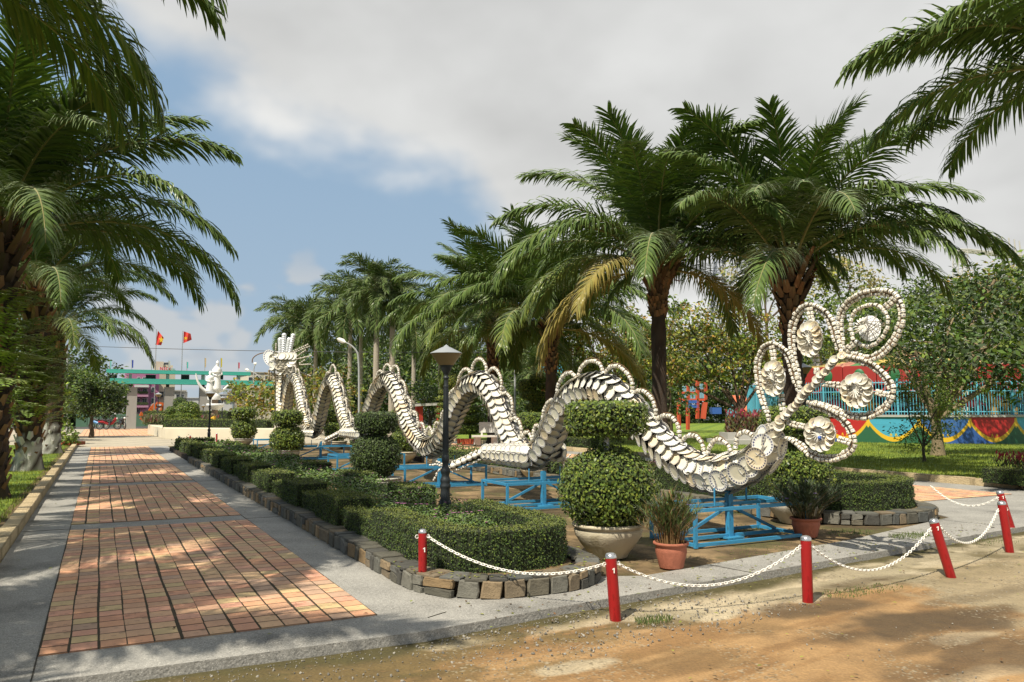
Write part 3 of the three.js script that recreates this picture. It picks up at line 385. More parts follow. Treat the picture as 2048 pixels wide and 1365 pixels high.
{
  const core = new MB(), pts = [], rad = []; for (let k = 0; k <= 420; k++) { const f = k / 420; pts.push(spine.getPointAt(f)); rad.push(radiusAt(f) * .74); } core.tube(pts, rad, 10, null, true); core.mesh('body_core', M_core, DR);
  // plates in eight rows, every row shifted by half a step
  const step = .163, n = Math.floor(SL / step), list = [];
  for (let k = 0; k < n; k++) for (let r = 0; r < 8; r++) {
    const f = (k + (r % 2 ? .5 : 0)) / n; if (f > .995) continue; const q = FR(f), rr = radiusAt(f), ph = ((r - 3.5) * 45) * Math.PI / 180; if (r === 0 || r === 7) { if (k % 1) continue; }
    const out = q.up.clone().multiplyScalar(Math.cos(ph)).addScaledVector(q.lat, Math.sin(ph)), tl = sstep(.5, 2.0, f * SL), tilt = lerp(-.14, .15, tl) + RD() * .06; // the tailward edge stands proud
    const nrm = out.clone().multiplyScalar(Math.cos(tilt)).addScaledVector(q.t, Math.sin(tilt))
      .add(unit(RD).multiplyScalar(.08)).normalize();
    const s = .104 * (.86 + RD() * .26) * lerp(1.12, .92, f) * (r > 1 && r < 6 ? 1 : 1.05) * (f < .035 ? 1.15 : 1), p = q.p.clone().addScaledVector(out, rr * .87 + (r % 2 ? .048 : 0) + (1 - tl) * .014 * (k % 2));
    list.push({ p, m: M4(p, s, qTo(nrm).multiply(new THREE.Quaternion().setFromAxisAngle(V3(0, 1, 0), RD() * 6.28))), show: pxAt(p) * (nrm.dot(V3(0, EYE, 0).sub(p).normalize()) > -.05 ? 1 : .2), belly: r === 0 || r === 7 });
  }
  list.sort((a, b) => b.show - a.show); const rest = new MB();
  list.forEach((e, k) => { const c = e.belly ? 3 : RD() < .12 ? 5 : [0, 1, 2, 0, 4][Math.floor(RD() * 5)]; if (k < 288) { const m = sh(new THREE.Mesh(plateGeo, plateMats[c])); m.name = 'plate'; e.m.decompose(m.position, m.quaternion, m.scale); m.position.sub(DR.position); DR.add(m); } else rest.add(plateGeo, e.m, jit([[1, .97, .9], [.97, .92, .8], [1, .95, .85], [.8, .77, .7], [.95, .95, .93], [.98, .82, .6]][c], RD, .06)); });
  stuff(rest.mesh('plate', M_plates, DR));
  // black cables along the back
  const cb = new MB(); for (const o of [-.035, 0, .035]) { const l = []; for (let k = 0; k <= 420; k++) { const q = FR(k / 420 * .985); l.push(q.p.clone().addScaledVector(q.up, radiusAt(k / 420) + .035 + .02 * Math.sin(k * 1.7 + o * 90)).addScaledVector(q.lat, o)); } cb.tube(l, .014, 5); } cb.mesh('cable', M_black, DR);
  // scalloped crest of cups with a thin wire above it
  const arcs = Math.round(SL / .62);
  for (let a = 0; a < arcs; a++) { const f0 = (a + .02) / arcs * .975 + .004, f1 = (a + .98) / arcs * .975 + .004, pts = [], wp = []; const h = .24 * (.85 + RD() * .3);
    for (let j = 0; j <= 8; j++) { const s = j / 8, q = FR(lerp(f0, f1, s)), e = Math.pow(Math.sin(Math.PI * s), .55), base = radiusAt(f0) + .03; pts.push(q.p.clone().addScaledVector(q.up, base + h * e)); wp.push(q.p.clone().addScaledVector(q.up, base + h * e + .05)); }
    const mb = new MB(); cups(mb, pts, .068, .055, RD); const cr = stuff(mb.mesh('crest_loop', M_cup, DR)); new MB().tube(wp, .006, 4).mesh('crest_wire', M_rust, cr); }
}
{ // leafy tail: a stem of bowls, five loops of cups and a medallion of bowls and spoons in each
  const V = 7.42, zp = (x, y, o = 0) => onV(1250 + x * .3297, 560 + y * .3297, V + o);
  const stem = new MB(), a = zp(880, 935), b = zp(1310, 455); stem.tube([a, a.clone().lerp(b, .5), b], [.05, .045, .035], 8); const st = stem.mesh('tail_stem', M_wire, DR);
  for (let k = 0; k < 21; k++) { const f = k / 20, p = a.clone().lerp(b, f).add(V3(-.05, 0, .03)); const m = sh(new THREE.Mesh(bowlGeo, k % 4 ? M_bowlIn : plateMats[5])); m.name = 'bowl'; const s = lerp(.068, .05, f); m.scale.setScalar(s); m.quaternion.copy(qTo(V3(-.9 + (RD() - .5) * .5, .55 + (RD() - .5) * .4, .5 + (RD() - .5) * .4))); m.position.copy(p).add(V3((RD() - .5) * .03, (RD() - .5) * .03, (RD() - .5) * .05)).sub(DR.position); st.add(m); m.position.sub(st.position); }
  for (const [x, y, s] of [[900, 920, .085], [935, 885, .075]]) { const m = sh(new THREE.Mesh(bowlGeo, M_bowlIn)); m.name = 'bowl'; m.scale.setScalar(s); m.quaternion.copy(qTo(V3(-.9, .2, .5))); m.position.copy(zp(x, y, -.08)).sub(DR.position); st.add(m); }
  const loop = (pts, dbl = 25) => { const mb = new MB(), c0 = pts.map((q) => q); const mid = [c0.reduce((s, q) => s + q[0], 0) / c0.length, c0.reduce((s, q) => s + q[1], 0) / c0.length];
    cups(mb, c0.map(([x, y]) => zp(x, y)), .05, .054, RD); cups(mb, c0.map(([x, y]) => { const d = Math.hypot(x - mid[0], y - mid[1]); return zp(x + (mid[0] - x) / d * dbl, y + (mid[1] - y) / d * dbl, .03); }), .046, .052, RD);
    const m = stuff(mb.mesh('tail_loop', M_cup, DR)), w = new MB(); w.tube(new THREE.CatmullRomCurve3(c0.map(([x, y]) => { const d = Math.hypot(x - mid[0], y - mid[1]); return zp(x + (mid[0] - x) / d * dbl * .5, y + (mid[1] - y) / d * dbl * .5, .015); })).getPoints(50), .012, 5); w.mesh('loop_wire', M_rust, m); };
  loop([[870, 890], [868, 840], [850, 790], [815, 700], [797, 600], [795, 520], [815, 440], [855, 395], [905, 385], [965, 415], [1005, 470], [1030, 550], [1055, 630], [1075, 690]]);
  loop([[1062, 690], [1050, 600], [1022, 500], [1003, 400], [1000, 310], [1022, 230], [1065, 170], [1110, 152], [1170, 160], [1230, 200], [1265, 260], [1285, 330], [1305, 400], [1315, 445]]);
  loop([[1315, 445], [1300, 370], [1290, 280], [1300, 205], [1340, 140], [1400, 95], [1480, 68], [1560, 62], [1630, 82], [1680, 140], [1692, 220], [1672, 310], [1630, 390], [1570, 450], [1490, 490], [1410, 475], [1335, 462]]);
  loop([[1335, 462], [1430, 478], [1520, 520], [1580, 570], [1625, 640], [1632, 700], [1600, 765], [1540, 815], [1450, 842], [1370, 835], [1290, 805], [1200, 765], [1105, 742]]);
  loop([[1105, 742], [1220, 775], [1310, 825], [1370, 895], [1395, 970], [1385, 1030], [1330, 1075], [1220, 1098], [1130, 1072], [1050, 1005], [975, 962], [910, 958]]);
  const inner = new MB(); cups(inner, [[1390, 370], [1372, 300], [1382, 220], [1430, 168], [1520, 153], [1580, 190], [1600, 250], [1575, 330], [1520, 390], [1460, 405], [1395, 375]].map(([x, y]) => zp(x, y)), .048, .055, RD); stuff(inner.mesh('tail_loop', M_cup, DR));
  for (const l of [[[890, 400], [905, 490]], [[945, 690], [958, 825]], [[1120, 165], [1135, 260]], [[1158, 450], [1165, 580]], [[1645, 105], [1560, 190]], [[1390, 380], [1320, 450]], [[1195, 630], [1330, 645]], [[1525, 685], [1612, 700]], [[985, 865], [1115, 900]], [[1295, 965], [1375, 990]]]) { const mb = new MB(); for (const o of [-9, 9]) cups(mb, l.map(([x, y]) => { const dx = l[1][0] - l[0][0], dy = l[1][1] - l[0][1], q = Math.hypot(dx, dy); return zp(x - dy / q * o, y + dx / q * o); }), .044, .05, RD); stuff(mb.mesh('cup_strut', M_cup, DR)); }
  const med = (x, y, rx, ry, rot, bowls) => {
    const c = zp(x, y), k = .3297 / pxAt(c), A = V3(0, 0, -1), facing = V3(-.93, .12, .36).normalize(), ax = V3(.36, 0, .93).normalize().negate(), ay = V3(0, 1, 0); const R0 = rx * k * .86, R1 = ry * k * .93;
    const P = (a, f) => { const ca = Math.cos(a), sa = Math.sin(a); return c.clone().addScaledVector(A, -(-ca * R0 * f * 1.05)).addScaledVector(ay, sa * R1 * f); };
    const disc = new MB(); disc.add(lathe([[0, -.05], [.9, -.05], [1, -.02], [1, .03], [.0, .06]], 24), new THREE.Matrix4().makeBasis(A.clone().multiplyScalar(R0), V3(-.09, 0, 0), ay.clone().multiplyScalar(R1)).setPosition(c)); const m = disc.mesh('medallion', M_chinaV, DR);
    const put = (geo, p, s, n, mat, nm, roll = 0) => { const q = sh(new THREE.Mesh(geo, mat)); q.name = nm; q.scale.setScalar(s); q.quaternion.copy(n); q.position.copy(p).sub(DR.position); m.add(q); };
    const nb = bowls ? 12 : 0; for (let j = 0; j < nb; j++) { const a = j / nb * 6.283, p = P(a, .86).add(V3(-.085, 0, .02)); put(bowlGeo, p, .066, qTo(V3(-.95, .15 + Math.sin(a) * .2, .3 + Math.cos(a) * .3)), RD() < .2 ? plateMats[5] : M_bowlIn, 'bowl'); }
    for (let j = 0; j < (bowls ? 9 : 8); j++) { const a = (bowls ? rot : -.4) + (j / 8) * (bowls ? 3.6 : 2.6), p = c.clone().add(V3(-.10, 0, 0)).addScaledVector(A, -Math.cos(a) * R0 * -.24).addScaledVector(ay, Math.sin(a) * R1 * .24), d = V3(0, 0, 0).addScaledVector(A, Math.cos(a)).addScaledVector(ay, Math.sin(a)).normalize(); put(spoonGeo, p, bowls ? .105 : .15, qTo(d), M_china, 'spoon'); }
    if (bowls === 2) { const q = sh(new THREE.Mesh(sphGeo, std([.05, .12, .4], .4))); q.name = 'blue_knob'; q.scale.setScalar(.022); q.position.copy(c).add(V3(-.13, -.04, .05)).sub(DR.position); m.add(q); }
    const w = new MB(); for (let j = 0; j < 9; j++) { const a = RD() * 6.28; w.tube([P(a, 1.1), P(a + 1.2, .5).add(V3(-.13, 0, 0)), P(a + 2.8, 1.1)], .004, 4); } w.mesh('tie_wire', M_wire, m);
  };
  med(925, 598, 78, 100, 0, 1); med(1146, 360, 80, 100, .6, 1); med(1432, 672, 104, 92, 2.2, 1); med(1208, 936, 104, 92, 3, 2); med(1487, 295, 92, 84, 0, 0);
}
{ // two clawed arms at the second stand, a smaller pair farther along
  const arm = (px, py, v, sc, flip = 1, lbl) => {
    const s0 = onV(px, py, v), k = sc, fw = V3(-.55 * flip, 0, -1).normalize(), dn = V3(0, -1, 0), A = new MB(), elbow = s0.clone().addScaledVector(fw, .95 * k).add(V3(-.1 * flip * k, .03 * k, 0)), wrist = elbow.clone().addScaledVector(fw, .62 * k).add(V3(-.15 * flip * k, -.3 * k, 0));
    A.tube([s0, elbow], [.15 * k, .1 * k], 8, null, true); A.tube([elbow, wrist], [.06 * k, .05 * k], 8, null, true); const m = A.mesh('arm', M_core, DR, lbl); const d = elbow.clone().sub(s0).normalize(), side = V3(0, 1, 0).cross(d).normalize(), up = d.clone().cross(side);
    for (const ph of [-2.6, -1.75, -.9, 0, .9, 1.75, 2.6]) for (let j = 0; j < 9; j++) { const f = (j + .5) / 9.5, out = up.clone().multiplyScalar(Math.cos(ph)).addScaledVector(side, Math.sin(ph)), p = s0.clone().lerp(elbow, f).addScaledVector(out, lerp(.19, .12, f) * k), n = out.clone().addScaledVector(d, -.5).normalize(), q = sh(new THREE.Mesh(plateGeo, plateMats[Math.floor(RD() * 4)])); q.name = 'plate'; q.scale.setScalar(.1 * k * (.9 + RD() * .2)); q.quaternion.copy(qTo(n).multiply(new THREE.Quaternion().setFromAxisAngle(V3(0, 1, 0), RD() * 6))); q.position.copy(p).sub(DR.position); m.add(q); }
    for (let j = 0; j < 6; j++) { const p = elbow.clone().lerp(wrist, (j + .3) / 6).addScaledVector(V3(-1 * flip, .1, .4), .05 * k), q = sh(new THREE.Mesh(sphGeo, M_china)); q.name = 'jar'; q.scale.set(.058 * k, .056 * k, .058 * k); q.position.copy(p).sub(DR.position); m.add(q); }
    const cb = new MB(); for (const [o, z] of [[.09, .03], [-.09, .02], [.03, .09], [-.02, -.09]]) cups(cb, [elbow.clone().add(V3(0, o * k, z * k)), elbow.clone().lerp(wrist, .5).add(V3(0, o * 1.1 * k, z * k)), wrist.clone().add(V3(0, o * k, z * k))], .05 * k, .05 * k, RD);
    for (const [cx, cy, cz] of [[-.25, -.28, -.1], [-.32, .03, -.18], [-.12, -.2, .18], [-.28, .12, .1]]) cups(cb, [wrist, wrist.clone().add(V3(cx * .6 * k * flip, cy * .3 * k + .03 * k, cz * k - .12 * k)), wrist.clone().add(V3(cx * k * flip, cy * k, cz * k - .2 * k))], .045 * k, .05 * k, RD);
    stuff(cb.mesh('claw', M_cup, m)); };
  arm(1060, 912, 6.8, .95, 1); arm(1112, 905, 7.25, .8, -1); arm(722, 868, 6.7, .75, 1); arm(628, 868, 6.7, .6, 1);
}
{ // head
  const c = onV(571, 722, 6.8), k = 1 / pxAt(c), P = (x, y, o = 0) => at(x, y, depthOf(c) + o);
  const H = new MB(); H.add(sphGeo, M4(P(574, 722), V3(.34, .34, .4))); H.add(sphGeo, M4(P(556, 728), V3(.25, .28, .4))); const head = H.mesh('head', M_core, DR);
  const R = rng(4), put = (geo, p, s, n, mat, nm) => { const q = sh(new THREE.Mesh(geo, mat)); q.name = nm; if (typeof s === 'number') q.scale.setScalar(s); else q.scale.copy(s); if (n) q.quaternion.copy(qTo(n)); q.position.copy(p).sub(DR.position); head.add(q); return q; };
  for (const [x, y] of [[564, 712], [571, 712], [579, 712], [586, 713], [585, 722], [581, 727]]) put(plateGeo, P(x, y, -.5), .17, V3(-.6, .3, .8), plateMats[1], 'plate');
  for (let j = 0; j < 26; j++) { const a = R() * 6.28, r = Math.sqrt(R()); put(bowlGeo, P(570 + Math.cos(a) * 14 * r, 732 + Math.sin(a) * 12 * r, -.45), .12 + R() * .06, V3(-.5 + R() - .5, R() - .5, 1), R() < .7 ? M_bowlIn : plateMats[3], 'bowl'); }
  for (let j = 0; j < 18; j++) { const a = R() * 6.28; put(plateGeo, P(552 + Math.cos(a) * 9, 726 + Math.sin(a) * 16, -.4), .15, V3(-.7 + (R() - .5), R() - .5, .7), plateMats[Math.floor(R() * 5)], 'plate'); }
  put(plateGeo, P(541, 717, -.3), V3(.30, .2, .42), V3(-.7, .1, .7), plateMats[4], 'jaw_fan');
  for (const [x0, y0, x1, y1] of [[560, 704, 560, 680], [566, 706, 568, 671], [574, 706, 578, 680], [579, 706, 586, 672]]) { const hb = new MB(); for (let j = 0; j < 9; j++) { const f = j / 8; hb.add(sphGeo, M4(P(lerp(x0, x1, f), lerp(y0, y1, f)), lerp(.085, .1, f))); } stuff(hb.mesh('horn', std([.72, .74, .76], .25, { metalness: .3 }), head)); }
  for (const [x0, y0, x1, y1] of [[585, 704, 617, 689], [587, 706, 620, 693], [590, 716, 612, 700], [592, 719, 624, 712], [598, 728, 610, 720], [598, 730, 622, 729], [600, 745, 622, 753], [551, 706, 552, 686], [553, 712, 568, 694]]) { const w = new MB(); cups(w, [P(x0, y0), P(x1, y1)], .07, .09, R, [.7, .66, .58]); stuff(w.mesh('whisker', M_cup, head)); }
  const wk = new MB(); wk.tube(new THREE.CatmullRomCurve3([P(546, 708), P(530, 706), P(514, 710), P(505, 718), P(504, 726)]).getPoints(16), .022, 5); wk.mesh('whisker', M_rust, head);
  const bd = new MB(); cups(bd, [P(549, 735), P(548, 750), P(547, 760)], .1, .1, R); for (const x of [538, 543, 549, 555, 566, 572]) cups(bd, [P(x, 740), P(x - 1, 756 + R() * 8)], .1, .09, R, [.5, .42, .3]); stuff(bd.mesh('beard', M_cup, head));
}
// blue steel stands
const blueTex = noiseTex(256, 256, (x, y) => { const n = tfbm(x, y, 4, 5, 31), s = sstep(.63, .68, tfbm(x, y, 10, 4, 8)); return mixc([.9 + .3 * (n - .5), .9 + .25 * (n - .5), .9 + .2 * (n - .5)], [2.2, .35, .12].map((q) => Math.min(1, q * .5)), s * .6); }, true), M_blue = std([.04, .26, .47], .5, { map: blueTex }), M_blueD = std([.035, .23, .42], .55, { map: blueTex });
function stand(label, u0, v0, du, dv, top, postV, postU, postTop) {
  const T = thing('steel_stand', label, 'stand', UV(u0 + du / 2, v0 + dv / 2, 0), 'blue steel stands under the sculpture'), w = .04, Y = .035, c = [[u0, v0], [u0, v0 + dv], [u0 + du, v0 + dv], [u0 + du, v0]].map(([u, v]) => [u, v]);
  const bars = (name, l, mat = M_blue) => { for (const [a, b, ww] of l) new MB().bar(a, b, ww ?? w, ww ?? w).mesh(name, mat, T); };
  const at2 = (k, y) => UV(c[k % 4][0], c[k % 4][1], y);
  bars('leg', [0, 1, 2, 3].map((k) => [at2(k, 0), at2(k, top - .023)]));
  bars('top_rail', [[at2(0, top), UV(c[1][0], c[1][1] + .022, top)], [UV(c[1][0] + .023, c[1][1], top), UV(c[2][0] - .023, c[2][1], top)], [UV(c[2][0], c[2][1] + .022, top), UV(c[3][0], c[3][1] - .022, top)], [UV(c[3][0] - .023, c[3][1], top), UV(c[0][0] + .023, c[0][1], top)]]);
  bars('bottom_rail', [0, 1, 2, 3].map((k) => { const a = at2(k, Y), b = at2(k + 1, Y), d = b.clone().sub(a).normalize().multiplyScalar(.024); return [a.add(d), b.sub(d)]; }));
  const pu = u0 + du / 2, pv = postV ?? v0 + dv / 2; bars('post', [[UV(pu, pv, 0), UV(pu, pv, postTop ?? top + .16), .075]]);
  bars('cross_rail', [[UV(pu, v0 + .03, top - .004), UV(pu, pv - .045, top - .004), .04], [UV(pu, pv + .045, top - .004), UV(pu, v0 + dv - .03, top - .004), .04], [UV(pu, v0 + .03, Y), UV(pu, pv - .045, Y), .04], [UV(pu, pv + .045, Y), UV(pu, v0 + dv - .03, Y), .04]]);
  bars('brace', [[UV(pu - .005, pv - .06, top - .05), UV(pu - .005, v0 + .12, .07), .035], [UV(pu + .005, pv + .06, top - .05), UV(pu + .005, v0 + dv - .12, .07), .035]], M_blueD);
  new MB().box(pv, .012, -pu, .26, .022, .26).mesh('base_plate', M_blue, T);
  const rods = 0; for (const [a, b] of [[-.35, -.12], [.4, .1]]) new MB().rod(UV(pu + b, pv + a, top), UV(pu + b, pv + a, top + .22), .012, .012, 6).mesh('hanger_rod', M_blueD, T);
}
stand('blue steel stand nearest, under the tail end of the sculpture beside the clay pots', 7.63, 6.45, .86, 1.87, .445);
stand('blue steel stand under the clawed arm, behind the large topiary', 11.75, 6.0, .95, 1.9, .445);
stand('blue steel stand behind the garden lamp post', 16.06, 5.77, .8, 1.9, .445);
stand('blue steel stand partly hidden by the second topiary of the row', 21.3, 5.73, .95, 1.9, .445);
stand('blue steel stand farthest but one, behind the third topiary', 27.2, 5.9, .95, 1.9, .445);
stand('blue steel stand farthest off, under the neck of the sculpture', 34.6, 5.9, .95, 1.9, .445);

// ---------------------------------------------------------------- garden beds: stone walls, clipped hedges, flowers
const superArc = (cv, cu, rv, ru, a0, a1, n = 40, e = 2.5) => { const l = []; for (let k = 0; k <= n; k++) { const a = lerp(a0, a1, k / n), c = Math.cos(a), s = Math.sin(a); l.push([cv + rv * Math.sign(c) * Math.pow(Math.abs(c), 2 / e), cu + ru * Math.sign(s) * Math.pow(Math.abs(s), 2 / e)]); } return l; };
const outline = (cv, cu, rv, ru, uEnd, e) => { const a = superArc(cv, cu, rv, ru, Math.PI, 2 * Math.PI, 60, e), b = superArc(cv, uEnd, rv, ru, 0, Math.PI, 30, e); return [...a, ...b, a[0]]; };
const along = (pts) => { const acc = [0]; for (let k = 1; k < pts.length; k++) acc.push(acc[k - 1] + Math.hypot(pts[k][0] - pts[k - 1][0], pts[k][1] - pts[k - 1][1])); const L = acc[acc.length - 1];
  return { L, at(s) { s = clamp(s, 0, L - 1e-6); let k = 1; while (acc[k] < s) k++; const t = (s - acc[k - 1]) / (acc[k] - acc[k - 1]), a = pts[k - 1], b = pts[k], dl = acc[k] - acc[k - 1]; return { v: lerp(a[0], b[0], t), u: lerp(a[1], b[1], t), tv: (b[0] - a[0]) / dl, tu: (b[1] - a[1]) / dl }; } }; };
const stoneGeo = (() => { const R = rng(64), l = []; for (let k = 0; k < 10; k++) { const j = () => (R() - .5) * .34, p = [[-.5 + Math.abs(j()) * .5, -.5], [0 + j(), -.5], [.5 - Math.abs(j()) * .5, -.5], [.5 - Math.abs(j()) * .4, j() * 2], [.5 - Math.abs(j()), .5 - Math.abs(j()) * .6], [j() * 2, .5 - Math.abs(j()) * .3], [-.5 + Math.abs(j()), .5 - Math.abs(j()) * .6], [-.5 + Math.abs(j()) * .4, j() * 2]];
  const g = new THREE.ExtrudeGeometry(new THREE.Shape(p.map(([a, b]) => new THREE.Vector2(a, b))), { depth: .8, bevelEnabled: true, bevelThickness: .2, bevelSize: .05, bevelOffset: -.05, bevelSegments: 1 }); g.translate(0, 0, -.8); l.push(g); } return l; })();
const stoneTex = noiseTex(256, 256, (x, y) => { const n = tfbm(x, y, 4, 6, 33), f = tfbm(x, y, 24, 3, 3); const q = .55 + .6 * n + .25 * (f - .5); return [q, q * .99, q * .96]; }, true);
const stoneMats = [[.115, .115, .10], [.085, .09, .085], [.15, .135, .10], [.24, .165, .085], [.10, .095, .075], [.19, .15, .10], [.13, .13, .12], [.07, .068, .06], [.27, .20, .12], [.17, .165, .14]].map((c) => std(c, .8, { map: stoneTex, bumpMap: stoneTex, bumpScale: .01 }));
function bedWall(name, label, pts, seed, limit) {
  const T = thing(name, label, 'stone wall', UV(pts[30][1] + 1, pts[30][0])), A = along(pts), R = rng(seed), h = .155, O = offsetOf(T), core = new MB(), n = 260;
  for (let k = 0; k < n; k++) { const a = A.at(k / n * A.L), b = A.at((k + 1) / n * A.L), q = (p, o, y) => UV(p.u + p.tv * o, p.v - p.tu * o, y); // inward = left of travel
    const f = (p0, p1, p2, p3, nn) => { const i = core.vert(p0, nn, [1, 1, 1], k * .1, 0); core.vert(p1, nn, [1, 1, 1], k * .1 + .1, 0); core.vert(p2, nn, [1, 1, 1], k * .1 + .1, .2); core.vert(p3, nn, [1, 1, 1], k * .1, .2); core.i.push(i, i + 1, i + 2, i, i + 2, i + 3); };
    const out = V3(a.tu, 0, a.tv); f(q(a, .02, -.02), q(b, .02, -.02), q(b, .02, h - .012), q(a, .02, h - .012), out); f(q(a, .02, h - .012), q(b, .02, h - .012), q(b, .36, h - .03), q(a, .36, h - .03), V3(0, 1, 0)); }
  core.mesh('mortar', std([.15, .125, .085], 1, { map: soilTex, ...flatBump(2) }), T);
  const far = new MB(), place = (geo, m, mat, nm) => { const t = sh(new THREE.Mesh(geo, mat)); t.name = nm; m.decompose(t.position, t.quaternion, t.scale); t.position.sub(O); T.add(t); };
  for (let s = 0; s < A.L;) { const w = .09 + R() * .2 + (R() < .2 ? .1 : 0), p = A.at(s + w / 2); s += w; const c = UV(p.u, p.v, h * .5); if (depthOf(c) > limit) continue;
    const out = V3(p.tu, 0, p.tv), two = R() < .22, cut = .4 + R() * .25;
    for (const [yc, hh] of two ? [[h * cut * .5, h * cut], [h * (cut + 1.03) * .5, h * (1.03 - cut)]] : [[h * .51, h * 1.02]]) { const ro = (R() - .5) * .22, X = V3(p.tv, 0, -p.tu), Y = V3(0, 1, 0), ax = X.clone().multiplyScalar(Math.cos(ro)).addScaledVector(Y, Math.sin(ro)), ay = Y.clone().multiplyScalar(Math.cos(ro)).addScaledVector(X, -Math.sin(ro)), m = new THREE.Matrix4().makeBasis(ax.multiplyScalar(w - .004), ay.multiplyScalar(hh - .004), out.clone().addScaledVector(X, (R() - .5) * .25).addScaledVector(Y, (R() - .5) * .2).multiplyScalar(.05)); m.setPosition(V3(c.x, yc, c.z).addScaledVector(out, .016 + R() * .02)); place(stoneGeo[Math.floor(R() * 10)], m, stoneMats[Math.floor(R() * 10)], 'stone'); } }
  for (let s = 0; s < A.L;) { const w = .16 + R() * .2, p = A.at(s + w / 2), dp = .2 + R() * .1; s += w; const c = UV(p.u + p.tv * (dp / 2 - .02), p.v - p.tu * (dp / 2 - .02), h + .012 + R() * .008); if (depthOf(c) > limit) continue;
    const m = new THREE.Matrix4().makeBasis(V3(p.tv, 0, -p.tu).multiplyScalar(w - .012), V3(-p.tu, 0, -p.tv).multiplyScalar(dp), V3(0, .03, 0)); m.setPosition(c); place(stoneGeo[Math.floor(R() * 10)], m, stoneMats[[0, 1, 2, 4, 6, 7, 5, 4][Math.floor(R() * 8)]], 'cap_stone'); }
  return A; }
const OUT_L = outline(3.62, 7.5, 1.0, 1.12, 36.2, 2.5), OUT_R = outline(10.75, 9.15, 1.38, 1.3, 36.2, 2.2);
bedWall('stone_wall', 'low slate stone wall round the long flower bed beside the tiled path', OUT_L, 7, 26);
bedWall('stone_wall', 'low stone wall round the flower bed on the far side of the sculpture', OUT_R, 8, 26);
flat(OUT_L.slice(0, -1).map(([v, u]) => [3.62 + (v - 3.62) * .8, u < 9 ? 9 + (u - 9) * .9 : u]), .145, M_soil, 'bed_soil'); flat(OUT_R.slice(0, -1).map(([v, u]) => [10.75 + (v - 10.75) * .8, u < 9 ? 9 + (u - 9) * .9 : u]), .145, M_soil, 'bed_soil');

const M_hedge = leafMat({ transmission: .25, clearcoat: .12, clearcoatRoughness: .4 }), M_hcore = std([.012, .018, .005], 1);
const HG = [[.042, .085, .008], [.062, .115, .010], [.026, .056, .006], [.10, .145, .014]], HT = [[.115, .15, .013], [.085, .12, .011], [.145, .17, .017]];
const faceLeaves = (mb, R, P, nrm, area, o) => {                  // P(a, b) -> point; leaves over one clipped face
  const n = Math.floor(area * o.dens); for (let k = 0; k < n; k++) { const p = P(R(), R()), nn = nrm.clone().add(unit(R).multiplyScalar(.85)).normalize(), d = unit(R); d.addScaledVector(nn, -d.dot(nn)).normalize(); mb.leaf(p.addScaledVector(nrm, (R() < .025 ? R() * 2.2 : R() - .62) * o.thick), d, nn, o.size * (.7 + R() * .7), o.size * .6, jit((nrm.y > .5 ? HT : HG)[Math.floor(R() * (nrm.y > .5 ? 3 : 4))], R, .35)); } };
